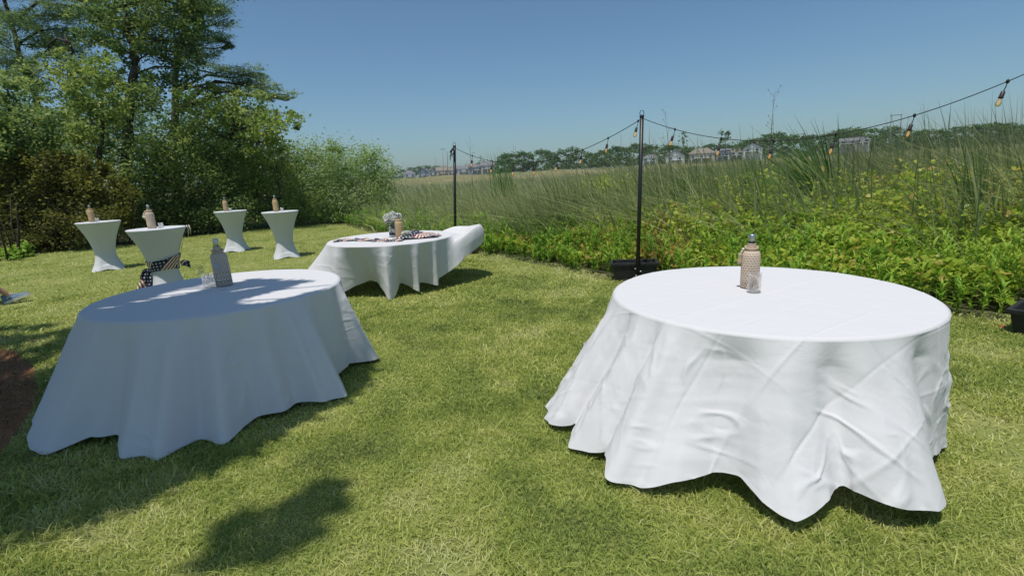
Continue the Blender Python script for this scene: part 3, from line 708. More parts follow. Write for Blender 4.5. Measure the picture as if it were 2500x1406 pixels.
# tree beyond the frame whose crown shades the near round table
def shade_tree():
    rng = np.random.default_rng(8)
    root = thing('shade_tree', 'tall pine standing in the straw bed, shading the round table', 'tree', (-5.7, 1.7, 0))
    mb = MB(); mb.tube([(0, 0, -.2), (.05, .1, 2), (.2, .3, 4.5), (.4, .5, 7), (.6, .6, 9.5)], [.24, .19, .16, .12, .05], 10)
    sh = np.array([-sun_dir.x / sun_dir.z, -sun_dir.y / sun_dir.z])
    SH = np.array([(-8, 6.2), (-5.0, 6.0), (-3.6, 5.25), (-2.4, 4.75), (-1.5, 4.5), (-1.28, 4.2), (-1.3, 3.5), (-1.6, 2.95), (-1.9, 2.5), (-2.1, 2.2), (-2.5, 1.95), (-3.2, 1.7), (-8, 1.5)])
    PP = []; Q = np.stack([rng.uniform(-8, -1.2, 260), rng.uniform(1.5, 6.2, 260)], 1); Q = Q[in_poly(Q, SH)]
    for q in Q:                                                                # where the shadow falls
        z = rng.uniform(4.7, 8.2); c = np.array([q[0] - sh[0] * z, q[1] - sh[1] * z, z])
        PP.append((c, np.array([.5, .5, .25]), 560))
    for k in range(70):
        q = np.array([rng.uniform(-3.5, -1.35), rng.uniform(2.5, 3.9)])
        if not in_poly(q[None], SH)[0]: continue
        z = rng.uniform(4.6, 5.4); c = np.array([q[0] - sh[0] * z, q[1] - sh[1] * z, z]); PP.append((c, np.array([.4, .4, .15]), 420))
    for q, s in (((-1.22, 2.05), .22), ((-1.05, 2.25), .16), ((-1.12, 1.95), .14)):
        z = 8.6; c = np.array([q[0] - sh[0] * z, q[1] - sh[1] * z, z]); PP.append((c, np.array([s, s, .3]), 260))
    P = []; base = np.array([-5.7, 1.7, 0])
    for c, r, n in PP:
        p, _, _ = clump_points(c, r, n, rng, sub=9); P.append(p)
        t0 = np.array([-5.7 + .045 * c[2], 1.7 + .06 * c[2], max(3.6, c[2] - 1.2)])
        mb.tube([t0 - base, (t0 + c) / 2 - base + rng.normal(size=3) * .15, c - base], [.045, .03, .012] if n > 300 else [.008, .006, .004], 5)
    P = np.concatenate(P)
    z = P[:, 2]; Sx = P[:, 0] + sh[0] * (z - .76); Sy = P[:, 1] + sh[1] * (z - .76)
    G2 = np.stack([P[:, 0] + sh[0] * z, P[:, 1] + sh[1] * z], 1) + rng.normal(size=(len(P), 2)) * .07
    keep = in_poly(G2, SH) | (np.arange(len(P)) >= len(P) - 780)
    # gaps in the crown that let light on to the table top
    for (ax, ay), (bx, by), w in ((ground_at(250, 752, .76)[:2], ground_at(470, 712, .76)[:2], .10), (ground_at(430, 715, .76)[:2], ground_at(640, 668, .76)[:2], .17), (ground_at(640, 730, .76)[:2], ground_at(800, 690, .76)[:2], .22), (ground_at(560, 712, .76)[:2], ground_at(640, 700, .76)[:2], .05), (ground_at(700, 668, .76)[:2], ground_at(840, 672, .76)[:2], .3)):
        a = np.array([ax, ay]); b_ = np.array([bx, by]); ab = b_ - a
        Q = np.stack([Sx, Sy], 1); t = np.clip(((Q - a) @ ab) / (ab @ ab), 0, 1)
        keep &= np.linalg.norm(Q - (a + t[:, None] * ab), axis=1) > w * rng.uniform(.75, 1.25, len(P))
    keep &= ~((G2[:, 0] < -3.55) & (fbm(G2[:, 0], G2[:, 1], 3, 2.2, 2) > .5))
    P = P[keep]
    mb.build('trunk', M['bark'], root, smooth=True)
    obj('crown', leaves_mesh('crown', P - base, .16, .05, .4 + rng.normal(size=len(P)) * .2, rng, flat=.8), M['pine_needle'], root)
shade_tree()

# ================================================================== far shore: woods, single trees, houses, pylons
def far_woods():
    rng = np.random.default_rng(41)
    tops = [(900, 415), (990, 408), (1060, 402), (1120, 405), (1190, 402), (1215, 378), (1250, 370), (1330, 366), (1400, 360), (1450, 372), (1500, 360), (1560, 352), (1620, 350), (1700, 358), (1760, 350), (1830, 340), (1900, 326), (1990, 330), (2060, 318), (2150, 308), (2230, 318), (2330, 312), (2420, 306), (2500, 302), (2750, 280), (3100, 260)]
    tx, ty = zip(*tops)
    PP = []; TT = []
    for i in range(2600):
        x = 860 + 2250 * rng.uniform() ** 1.05
        Y = np.interp(x, [900, 1190, 1215, 1500, 2500, 3100], [430, 410, 262, 245, 205, 150]) * rng.uniform(.97, 1.22)
        top = np.interp(x, tx, ty) + 5 * (vnoise(x, 0, 77, .06) - .5) + 7 * (vnoise(x, 0, 78, .02) - .5)
        dd = Y / F
        ry = rng.uniform(3, 7) * (1 if x > 1200 else .55); low = np.interp(x, [860, 1200, 1600, 2500], [440, 424, 402, 352])
        y = top + ry + (max(low - top - ry, 2)) * rng.uniform() ** (1.6 if i % 3 else .35)
        c = depth_at(x, y, Y); r = np.array([rng.uniform(1.2, 2.6), 2.2, ry * dd])
        p, st, pz = clump_points(c, r, 110, rng, sub=9)
        p = p[p[:, 2] > .8]; PP.append(p); TT.append(np.clip(.42 + st[:len(p)] * 1.2 + rng.uniform(-.15, .15) + .12 * pz[:len(p)], 0, 1))
    P = np.concatenate(PP)
    tag(obj('far_woods', leaves_mesh('far_woods', P, rng.uniform(.4, .9, len(P)), rng.uniform(.35, .7, len(P)), np.concatenate(TT), rng), M['far_leaf']), 'far line of woods across the marsh', 'woods', kind='stuff')
far_woods()
def far_tree(label, Y, trunk, clumps, seed, mat='far_leaf', pine=False):
    return make_tree('far_tree', label, 'tree', Y, trunk, clumps, mat, (.9, .6), .35, 'single trees above the far woods', 'bark', seed, 1.0, pine, jy=2.0)
far_tree('slender pine rising over the far woods next to the white gabled house', 225, [(1668, 395), (1667, 350), (1666, 332)], [(1666, 334, 9, 6, 40), (1662, 346, 7, 4, 25), (1672, 348, 8, 4, 25), (1666, 325, 6, 4, 25)], 51)
far_tree('bushy-topped tall tree above the far roofs between cord and marsh', 225, [(1772, 395), (1771, 350), (1770, 330)], [(1770, 335, 14, 12, 110), (1764, 325, 8, 6, 50), (1778, 327, 8, 6, 50), (1770, 352, 10, 8, 50)], 52)
far_tree('round treetop standing beside the long grey roofs', 300, [(1178, 425), (1177, 400)], [(1177, 392, 9, 8, 70), (1171, 398, 6, 5, 35), (1184, 396, 5, 4, 25)], 53)
far_tree('lone small pine crest above the middle far woods', 245, [(1383, 400), (1382, 368)], [(1383, 366, 9, 6, 50), (1376, 372, 6, 4, 30)], 54)
far_tree('broad crest of far woods by the two-legged pylon', 205, [(2095, 380), (2092, 330)], [(2085, 322, 20, 10, 120), (2110, 326, 16, 9, 90)], 55)
far_tree('open-branched pale pine above the reeds near the last bulb', 190, [(2440, 350), (2438, 305)], [(2432, 306, 12, 6, 50), (2448, 314, 10, 5, 40), (2436, 322, 12, 6, 40)], 56)

M['roof_grey'] = plain('roof_grey', (.17, .17, .175), .9, .1, noise=.2, nscale=2)
M['roof_tan'] = plain('roof_tan', (.22, .19, .16), .9, .1, noise=.2, nscale=2)
M['win'] = plain('win', (.04, .05, .06), .15, .5)
M['trim'] = plain('trim', (.72, .72, .70), .6, .3)
SID = {'white': plain('siding_white', (.66, .67, .68), .7, .2), 'blue': plain('siding_blue', (.27, .34, .40), .7, .2), 'grey': plain('siding_grey', (.36, .37, .37), .7, .2), 'tan': plain('siding_tan', (.40, .36, .29), .7, .2), 'pale': plain('siding_pale', (.50, .53, .56), .7, .2)}
def house(px, py_base, w_px, h_px, Y, side, roof, label, hip=False, cross=False, seed=0):
    rng = random.Random(seed)
    bpt = depth_at(px, py_base, Y); mpp = Y / F * math.sqrt(1 + ((px - 1250) / F) ** 2 * .3)
    w = w_px * mpp; H = h_px * mpp; zb = max(bpt[2], 1.0); dp = max(8.0, w * .7)
    az = -math.atan2(bpt[0], bpt[1])
    root = thing('house', label, 'house', (bpt[0], bpt[1], zb), az + rng.uniform(-.15, .15), 'houses along the far shore')
    hw = H * .62
    wall = MB().box((0, 0, hw / 2 - 1.5), (w, dp, hw + 3)); wo = wall.build('wall', SID[side], root)
    rb = MB(); o = .45; x, y = w / 2 + o, dp / 2 + o
    if hip:
        k = min(x, y) * .75
        rb.add([(-x, -y, hw), (x, -y, hw), (x, y, hw), (-x, y, hw), (-x + k, 0, H), (x - k, 0, H)], [(0, 1, 5, 4), (1, 2, 5), (2, 3, 4, 5), (3, 0, 4), (3, 2, 1, 0)])
    elif cross:        # gable end towards the marsh
        rb.add([(-x, -y, hw - .1), (x, -y, hw - .1), (x, y, hw - .1), (-x, y, hw - .1), (0, -y, H), (0, y, H)], [(0, 4, 5, 3), (1, 2, 5, 4), (2, 3, 5), (3, 2, 1, 0)])
        MB().add([(-w / 2, -dp / 2 - .02, hw), (w / 2, -dp / 2 - .02, hw), (0, -dp / 2 - .02, H - .3), (-w / 2, -dp / 2 + .2, hw), (w / 2, -dp / 2 + .2, hw), (0, -dp / 2 + .2, H - .3)], [(0, 1, 2), (5, 4, 3), (0, 3, 4, 1), (1, 4, 5, 2), (2, 5, 3, 0)]).build('gable', SID[side], root)
    else:
        rb.add([(-x, -y, hw), (x, -y, hw), (x, y, hw), (-x, y, hw), (-x, 0, H), (x, 0, H)], [(0, 1, 5, 4), (2, 3, 4, 5), (1, 2, 5), (3, 0, 4), (3, 2, 1, 0)])
    ro = rb.build('roof', M[roof], root)
    MB().box((w * .2, dp * .1, H * .95), (.9, .9, 1.6)).build('chimney', M['roof_tan'], ro)
    nst = 2 if hw > 4.5 else 1
    ncol = max(2, int(w / 3.2))
    wm = None
    for s in range(nst):
        for c in range(ncol):
            cx = -w / 2 + w * (c + .5) / ncol; cz = hw * (s + .55) / nst
            fr = MB().box((cx, -dp / 2 - .06, cz), (1.5, .12, 1.9)).build('window', M['trim'], root)
            MB().box((cx, -dp / 2 - .13, cz), (1.2, .06, 1.6)).build('pane', M['win'], fr)
    MB().box((0, -dp / 2 - 1.0, hw * .47), (w * .8, 2.0, .18)).build('porch_roof', M['trim'], root)
    for c in range(3): MB().box((-w * .38 + c * w * .38, -dp / 2 - 1.85, hw * .2), (.22, .22, hw * .52)).build('porch_post', M['trim'], root)
HS = [(1000, 438, 27, 20, 330, 'pale', 'roof_grey', 'pale small house at the end of the shore row by the round bush', 1, 0), (1035, 436, 24, 24, 325, 'blue', 'roof_grey', 'blue-grey house next to the shore row end', 0, 1),
      (1056, 434, 20, 22, 322, 'pale', 'roof_grey', 'narrow pale gabled house third in the shore row', 0, 1), (1083, 431, 30, 22, 318, 'tan', 'roof_tan', 'tan house in the shore row on the wood side of the far post', 0, 0),
      (1106, 428, 20, 18, 318, 'grey', 'roof_tan', 'grey house standing right behind the far lamp post', 1, 0), (1132, 426, 30, 20, 312, 'pale', 'roof_grey', 'pale long house on the open side of the far post', 0, 0),
      (1163, 423, 30, 22, 305, 'blue', 'roof_grey', 'blue house under the first bulb of the cord', 0, 0), (1192, 420, 32, 24, 300, 'grey', 'roof_grey', 'grey long-roofed house next to the far wood end', 0, 0),
      (1588, 401, 34, 22, 232, 'pale', 'roof_grey', 'pale low house beside the middle lamp post', 1, 0), (1648, 402, 42, 32, 226, 'white', 'roof_grey', 'white gabled house with steep front beyond the marsh', 0, 1),
      (1712, 397, 56, 32, 224, 'tan', 'roof_tan', 'wide tan house with a hipped roof beyond the marsh', 1, 0), (1765, 390, 30, 24, 230, 'blue', 'roof_grey', 'blue house below the bushy-topped tall tree', 0, 0),
      (1798, 386, 26, 20, 230, 'pale', 'roof_tan', 'pale low house between the blue and the white porch house', 1, 0), (1838, 380, 38, 28, 222, 'white', 'roof_grey', 'white porch house behind the windswept cattails', 0, 1),
      (2072, 358, 34, 18, 205, 'grey', 'roof_grey', 'grey house half hidden in trees near the two-legged pylon', 0, 0), (2100, 355, 28, 18, 205, 'pale', 'roof_grey', 'pale house half hidden in trees near the two-legged pylon', 1, 0)]
for i, (px, pb, wp, hp, Y, sd_, rf, lb, hip, cr_) in enumerate(HS): house(px, pb, wp, hp, Y, sd_, rf, lb, bool(hip), bool(cr_), i)

M['pole_grey'] = plain('pole_grey', (.20, .19, .18), .9, .1)
def far_pole(px, top, bot, Y, label, r=.16, arm=False, tuft=False):
    a = depth_at(px, bot, Y); t = depth_at(px, top, Y)
    root = thing('utility_pole', label, 'pole', (a[0], a[1], 0), 0, 'thin poles on the far shore')
    MB().tube([(0, 0, 0), (t[0] - a[0], 0, t[2])], [r, r * .6], 6).build('shaft', M['pole_grey'], root, smooth=True)
    if arm: MB().box((t[0] - a[0], 0, t[2] - .6), (3.4, .2, .25)).build('crossarm', M['pole_grey'], root)
    if tuft:
        mb = MB()
        for k in range(9): mb.tube([(t[0] - a[0], 0, t[2] - k * .8), (t[0] - a[0] + (1 if k % 2 else -1) * 1.0, .2, t[2] - k * .8 + .5)], [.1, .05], 4)
        mb.build('stub_branch', M['pole_grey'], root)
far_pole(1081, 362, 425, 300, 'thin pole with crossarm above the shore houses', arm=True)
far_pole(1092, 372, 425, 290, 'bare dead trunk with stubs above the shore houses', .25, tuft=True)
far_pole(1062, 382, 425, 320, 'shorter faint pole above the shore houses')
far_pole(1253, 352, 400, 300, 'one of the twin thin poles above the far wood end')
far_pole(1258, 356, 400, 300, 'the slightly lower of twin poles above the far wood end')
far_pole(1516, 328, 400, 260, 'thin mast above the woods beside the middle lamp post')
far_pole(1586, 308, 400, 250, 'tall thin mast just past the middle lamp post')
far_pole(1888, 278, 380, 215, 'thin pole behind the tallest dry stalk')
a = depth_at(2169, 400, 190); t1 = depth_at(2176, 281, 190); t2 = depth_at(2201, 279, 190)
root = thing('pylon', 'two-legged pylon with a single crossbar above the marsh', 'pylon', (a[0], a[1], 0))
MB().tube([(0, 0, 0), (t1[0] - a[0], 0, t1[2])], [.22, .15], 6).build('leg', M['pole_grey'], root, smooth=True)
MB().tube([(t2[0] - t1[0], 0, 0), (t2[0] - a[0], 0, t2[2])], [.22, .15], 6).build('leg', M['pole_grey'], root, smooth=True)
MB().tube([(t1[0] - a[0] - .4, .0, t1[2] - .2), (t2[0] - a[0] + .4, .0, t2[2] - .2)], .14, 6).build('crossbar', M['pole_grey'], root, smooth=True)

# ================================================================== table linen
def pinterp(deg, keys):
    keys = sorted(keys); k = np.array([q[0] for q in keys], float); v = np.array([q[1] for q in keys], float)
    k3 = np.concatenate([k - 360, k, k + 360]); v3 = np.concatenate([v, v, v])
    return np.interp(deg % 360, k3, v3)
def smooth_periodic(a, n):
    for _ in range(n): a = (np.roll(a, 1) + 2 * a + np.roll(a, -1)) / 4
    return a
def cloth(name, label, cx, cy, R, zt, hem, grid_deg, seed, wr=.006, facet=.006, profile=None, nt=600, ns=84, fold=.012, sm=3, group=None, curl=0.0, spacing=.435, goff=(.1, .2), creasez=.004, ridges=(), aspacing=None, top_rings=60):
    rng = np.random.default_rng(seed)
    deg = np.arange(nt) * 360.0 / nt; th = np.radians(deg)
    rh = smooth_periodic(pinterp(deg, [(h[0], h[1]) for h in hem]), sm)
    zh = smooth_periodic(pinterp(deg, [(h[0], h[2]) for h in hem]), sm)
    rt = np.concatenate([np.linspace(0, R - .02, top_rings), [R - .008]])
    asp = aspacing or spacing
    q = np.linspace(0, 1, ns)
    r = np.empty((len(rt) + ns, nt)); z = np.empty_like(r); drop = np.zeros_like(r)
    r[:len(rt)] = rt[:, None]; z[:len(rt)] = zt
    rr, zz = (profile or (lambda q, rh, zh, deg: (R + .010 + (rh - R - .010) * (q ** 1.12), zt - .012 - (zt - .012 - zh) * q)))(q[:, None], rh[None, :], zh[None, :], deg[None, :])
    r[len(rt):] = rr; z[len(rt):] = zz; drop[len(rt):] = q[:, None]
    # extra soft folds growing towards the hem
    w = np.zeros(nt)
    for k in range(7, 30):
        w += rng.normal() * np.cos(k * th + rng.uniform(0, 6.28)) / (k ** .7)
    w = np.sign(w) * np.abs(w / np.abs(w).max()) ** .8
    ph = rng.uniform(0, 6.28)
    r += fold * w[None, :] * drop ** 1.2
    for (tc, tw, am) in ridges:
        dd = (deg - tc + 180) % 360 - 180
        r += am * np.exp(-(dd / tw) ** 2)[None, :] * np.clip(drop * 5, 0, 1) * (.35 + .65 * drop)
    X = cx + r * np.cos(th)[None, :]; Y = cy + r * np.sin(th)[None, :]
    # flat cloth coordinates
    ds = np.sqrt(np.diff(r, axis=0) ** 2 + np.diff(z, axis=0) ** 2); s = np.concatenate([np.zeros((1, nt)), np.cumsum(ds, axis=0)])
    FX = s * np.cos(th)[None, :]; FY = s * np.sin(th)[None, :]
    g = math.radians(grid_deg); A = FX * math.cos(g) + FY * math.sin(g); B = -FX * math.sin(g) + FY * math.cos(g)
    Pm = np.stack([X, Y, z], -1)
    du = np.roll(Pm, -1, 1) - np.roll(Pm, 1, 1); dv = np.gradient(Pm, axis=0)
    N = unit(np.cross(du, dv)); N = np.where((N[..., 2:3] < 0) & (drop[..., None] < .01), -N, N)
    out = np.stack([np.cos(th)[None, :] + 0 * r, np.sin(th)[None, :] + 0 * r, .3 + 0 * r], -1)
    N = np.where(((N * out).sum(-1, keepdims=True) < 0), -N, N)
    N[:len(rt)] = (0, 0, 1)
    wig = .012 * (fbm(A, B, seed + 40, 1.5, 2) - .5)
    ia = (A + wig) / asp + goff[0]; ib = (B + wig) / spacing + goff[1]
    def crease(i, sp_):
        k = np.round(i); dd = np.abs(i - k) * sp_
        al = np.where((k.astype(int) % 2) == 0, 1.0, -.7)
        return al * np.maximum(0, 1 - dd / .013) ** 1.3
    def tri(i): return np.abs((i % 2) - 1) - .5
    rimfade = np.clip(drop * 5, 0, 1)
    brk = np.clip(fbm(A, B, seed + 51, 2.0, 2) * 2.2 - .35, .25, 1)
    wa = .25 + .75 * np.clip((deg - 255) / 15, 0, 1)[None, :]; wb = 1 - .7 * np.clip((deg - 268) / 12, 0, 1)[None, :] * np.clip(drop * 8, 0, 1)
    wa = 1 - (1 - wa) * np.clip(drop * 8, 0, 1)
    D = (crease(ia, asp) * .8 * wa + crease(ib, spacing) * wb) * creasez * brk * (.6 + .4 * rimfade)
    D += facet * (.7 * tri(ia) * wa + tri(ib) * wb) * np.clip(drop * 2.0, 0, 1)
    lw = fbm(A * 1.1 + .5 * B, B * 1.0 - A * .4, seed, 1.7, 2) - .5
    an = fbm(A * .8 + 2.4 * B, B * 6 - A * 3.2, seed + 3, 1.6, 3) - .5
    an2 = fbm(A * 5 + B * 3.2, B * .9 - A * .7, seed + 5, 1.5, 3) - .5
    msk = np.clip(fbm(A, B, seed + 12, 1.6, 2) * 3 - 1.1, 0, 1)
    sh1 = np.abs(fbm(A * .7 + 1.9 * B, B * 3.4 - A * 1.9, seed + 61, 2.3, 2) * 2 - 1); sh2 = np.abs(fbm(A * 3.6 + 1.4 * B, B * .8 - A * .7, seed + 63, 2.1, 2) * 2 - 1)
    D += wr * (3.0 * lw + 1.2 * an * msk + .8 * an2 * (1 - msk)) * np.clip(drop * 3, .10, 1)
    D += wr * .9 * (np.clip(1 - sh1 / .16, 0, 1) * msk + np.clip(1 - sh2 / .14, 0, 1) * (1 - msk)) * np.clip(drop * 3 - .15, 0, 1) * np.clip(fbm(A, B, seed + 65, 2.6, 2) * 4 - 1.7, 0, 1)
    rid = 1 - np.abs(fbm(A * .9 + 1.5 * B, B * 3.0 - A * 1.6, seed + 9, 1.9, 2) * 2 - 1)
    D += wr * .8 * np.clip(rid - .90, 0, 1) / .10 * np.clip(drop * 4 - .2, 0, 1) * np.clip(fbm(A, B, seed + 22, 2.2, 2) * 5 - 2.6, 0, 1)
    Pm = Pm + N * D[..., None]
    Pm[..., 2] = np.maximum(Pm[..., 2], np.where(drop > .5, .012 + .01 * (1 - drop), -1))
    Pm[:len(rt), :, 2] = np.maximum(Pm[:len(rt), :, 2], zt - .002)
    V = Pm[1:].reshape(-1, 3); nr = Pm.shape[0] - 1
    V = np.concatenate([V, [[cx, cy, zt]]]); ci = len(V) - 1
    i0 = np.arange(nr - 1)[:, None] * nt; k = np.arange(nt)[None, :]; k1 = (k + 1) % nt
    Q = np.stack([i0 + k, i0 + nt + k, i0 + nt + k1, i0 + k1], -1).reshape(-1, 4)[:, ::-1]
    T = np.stack([np.full(nt, ci), np.arange(nt), (np.arange(nt) + 1) % nt], -1)
    flat = np.stack([A[1:], B[1:], 0 * A[1:]], -1).reshape(-1, 3); flat = np.concatenate([flat, [[0, 0, 0]]])
    o = obj(name, raw_mesh(name, V, quads=Q, tris=T, attrs={'flat': flat}), M['linen'])
    return tag(o, label, 'tablecloth', group)

def round_table(label, x, y, R, zt, rz, group):
    root = thing('round_table', label, 'table', (x, y, 0), rz, group)
    MB().lathe([(.02, zt - .03), (R - .015, zt - .03), (R - .005, zt - .02), (R - .005, zt - .012), (R - .015, zt - .006), (.02, zt - .006)], 64).build('tabletop', M['board'], root, smooth=False)
    for sx in (-1, 1):
        for sy in (-1, 1):
            MB().tube([(sx * .5, sy * .38, zt - .03), (sx * .62, sy * .40, 0)], .013, 8).build('leg', M['grey_leg'], root, smooth=True)
        MB().tube([(sx * .545, -.388, .45), (sx * .545, .388, .45)], .010, 6).build('stretcher', M['grey_leg'], root, smooth=True)
ZT = .76; RT = (1.616, 3.093); LT = (-2.441, 4.058); CT = (-1.808, 7.497); RR = .93
GT = 'round folding tables under white cloths'
round_table('round folding table under the bright creased cloth in full sun', *RT, RR, ZT, .4, GT)
round_table('round folding table under the tree-shaded white cloth', *LT, RR, ZT, 1.2, GT)
round_table('round folding table under the windblown cloth with flag runner', *CT, RR, ZT, .15, GT)
GC = 'white round tablecloths'
def hem_px(c, pts, back):
    out = []
    for x, y, z in pts:
        w = ground_at(x, y, z); d = w[:2] - np.array(c)
        out.append((math.degrees(math.atan2(d[1], d[0])) % 360, float(np.hypot(*d)), z))
    return sorted(out + back)
hemR = hem_px(RT, [(1340, 985, .05), (1342, 1010, .03), (1350, 1040, .03), (1395, 1042, .09), (1402, 1085, .05), (1445, 1105, .05), (1488, 1118, .11), (1490, 1158, .06), (1560, 1190, .05), (1640, 1183, .10), (1720, 1175, .12), (1800, 1183, .15), (1850, 1230, .12), (1900, 1255, .10), (1945, 1267, .09), (1995, 1240, .11), (2040, 1200, .15), (2120, 1222, .14), (2200, 1238, .12), (2250, 1243, .11), (2288, 1243, .10)],
    [(290, 1.12, .10), (298, 1.02, .10), (305, .99, .06), (315, 1.02, .04), (325, .97, .05), (331, .98, .03), (340, 1.0, .05), (352, .98, .04), (0, 1.02, .04), (20, 1.03, .05), (40, 1.18, .04), (60, 1.06, .05), (80, 1.2, .04), (100, 1.08, .06), (120, 1.22, .04), (140, 1.12, .05), (155, 1.3, .04), (168, 1.25, .06)])
cloth('tablecloth', 'bright white round cloth with pressed crease grid, flaring in full sun', *RT, RR, ZT, hemR, 31, 101, group=GC, facet=.034, wr=.014, sm=1, fold=.006, ridges=[(181, 2.5, .03), (187, 2.2, .035), (195.5, 2.0, -.075), (203, 2.6, .045), (211, 1.9, -.085), (218, 2.6, .05), (225, 2.0, .02), (237, 8, -.095), (251, 4.5, .03), (262, 3.6, -.085), (270, 3, .015), (280, 4, .025), (291, 4.5, -.08), (305, 3, .015), (316, 2.5, -.02), (326, 3, .012)], nt=860, ns=110, top_rings=110, spacing=.305, aspacing=.46, goff=(0.0, .12), creasez=.006)
hemL = [(240, 1.38, .02), (248, 1.33, .02), (254, 1.20, .07), (262, 1.21, .07), (270, 1.30, .02), (276, 1.34, .015), (280, 1.36, .015), (284, 1.27, .02), (290, 1.27, .015), (295, 1.29, .015), (300, 1.22, .04), (306, 1.18, .05), (312, 1.14, .05), (318, 1.17, .05), (322, 1.18, .045), (327, 1.24, .03), (331, 1.27, .03), (336, 1.20, .05), (344, 1.03, .06), (352, .98, .07), (358, .99, .06), (3, 1.13, .04), (10, 1.18, .04), (22, 1.05, .05), (40, 1.15, .04), (60, 1.06, .05), (80, 1.18, .04), (100, 1.08, .05), (125, 1.2, .04), (150, 1.12, .05), (175, 1.22, .04), (200, 1.2, .05), (215, 1.28, .03), (228, 1.34, .02)]
cloth('tablecloth', 'white round cloth mostly in tree shade, hem resting on the grass', *LT, RR, ZT, hemL, 62, 202, group=GC, facet=.002, wr=.005, sm=3, fold=.010, spacing=.5, goff=(.35, .2), creasez=.0045, nt=700, ns=100, ridges=[(247, 4, 0.048), (262, 3, -0.048), (271, 3.0, 0.056), (281, 3.5, 0.072), (288, 2.5, -0.048), (295, 3.2, 0.08), (304, 3, -0.04), (312, 3, 0.056), (318, 2.2, -0.032), (324, 2.4, 0.056), (331, 3, 0.064), (340, 4, -0.048), (352, 4, 0.032), (5, 4, 0.064), (60, 5, 0.064), (120, 5, 0.064), (180, 5, 0.064), (215, 5, 0.048)])
# windblown cloth: tucked under at the front, ballooning out on one side
hemC = [(180, 1.30, .34), (195, 1.34, .30), (210, 1.22, .20), (222, 1.08, .10), (230, 1.02, .06), (238, .82, .17), (250, .70, .23), (262, .70, .21), (272, .84, .10), (277, .98, .015), (281, .93, .03), (288, .72, .18), (297, .76, .13), (303, .88, .05), (308, .76, .15), (316, .78, .14), (322, .92, .09), (330, .84, .17), (340, .98, .26), (352, 1.14, .44), (5, 1.30, .54), (15, 1.42, .60), (28, 1.44, .62), (42, 1.36, .56), (60, 1.28, .40), (85, 1.2, .2), (110, 1.18, .1), (140, 1.2, .12), (160, 1.24, .22)]
def profC(q, rh, zh, deg):
    w = np.clip((zh - .3) / .28, 0, 1); w = w * w * (3 - 2 * w)
    side = np.where((deg > 330) | (deg < 90), 1.0, .0) * w
    r0 = RR + .01 + (rh - RR - .01) * q ** 1.1; z0 = ZT - .012 - (ZT - .012 - zh) * q
    # tuck: front panels swing inward below the rim
    # balloon: rises over the rim, then curls down
    t = q * 1.0
    rb = RR + .01 + (rh - RR + .03) * np.sin(np.minimum(t * 1.25, 1) * math.pi / 2) - .06 * np.clip(t - .75, 0, 1) * 4 * .5
    zb = ZT - .012 - .035 * np.sin(np.minimum(t / .34, 1) * math.pi) + .085 * np.sin(np.clip((t - .28) / .5, 0, 1) * math.pi) * (1 + .35 * np.sin(np.radians(deg) * 7)) - (ZT - zh) * np.clip((t - .5) / .5, 0, 1) ** 1.5
    return r0 * (1 - side) + rb * side, z0 * (1 - side) + zb * side
cloth('tablecloth', 'white cloth ballooning in the wind off the flag-decorated table', *CT, RR, ZT, hemC, 20, 303, group=GC, facet=.003, wr=.0045, profile=profC, nt=420, ns=60, sm=3, fold=.02, creasez=.002, ridges=[(230, 5, .04), (250, 8, -.05), (277, 3, .05), (290, 5, -.04), (303, 3, .04), (313, 4, -.03), (322, 3, .03)])

# ================================================================== cocktail tables with stretch covers
def stretch_cover_mesh(R, H, seed):
    nt, nz = 96, 40; rng = np.random.default_rng(seed)
    th = np.linspace(0, 2 * math.pi, nt, endpoint=False); off = rng.uniform(0, 1.5)
    rows = []
    for r in (.02, R * .5, R * .9, R - .012): rows.append((np.full(nt, r), np.full(nt, H)))
    kz = [1, .97, .9, .8, .7, .6, .5, .42, .36, .28, .2, .1, 0]; kr = [1.0, .975, .885, .765, .665, .585, .52, .485, .475, .50, .56, .655, .79]
    for i in range(nz):
        f = 1 - i / (nz - 1); base = np.interp(f, kz[::-1], kr[::-1]) * R
        lob = np.cos(4 * (th + off)); b = np.clip(1 - f / .45, 0, 1) ** 1.4
        r = base * (1 + b * (.13 * np.sign(lob) * np.abs(lob) ** .7 - .02))
        z = np.full(nt, H * f - (.008 if i == 0 else 0)) + b * (.018 * (1 - lob)) * (f < .12)
        rows.append((r + .0015 * np.cos(23 * th + 5 * f) * b, z))
    V = []; Fl = []
    for r, z in rows:
        for k in range(nt): V.append((r[k] * math.cos(th[k]), r[k] * math.sin(th[k]), z[k])); Fl.append((th[k] * .3, z[k], 0))
    n = len(rows); i0 = np.arange(n - 1)[:, None] * nt; k = np.arange(nt)[None, :]; k1 = (k + 1) % nt
    Q = np.stack([i0 + k, i0 + nt + k, i0 + nt + k1, i0 + k1], -1).reshape(-1, 4)[:, ::-1]
    T = np.array([[0, i, i + 1] for i in range(1, nt - 1)])
    return raw_mesh('stretch_cover', V, quads=Q, tris=T, attrs={'flat': np.array(Fl)})
CK = [((-8.965, 10.838), .40, 'beside the ochre shrub'), ((-5.533, 7.754), .395, 'with the flag sash, behind the shaded round table'), ((-7.314, 13.089), .39, 'in front of the dark shrub gap'), ((-5.243, 11.408), .395, 'in front of the leafy bush, nearest the marsh')]
CK_H = 1.06
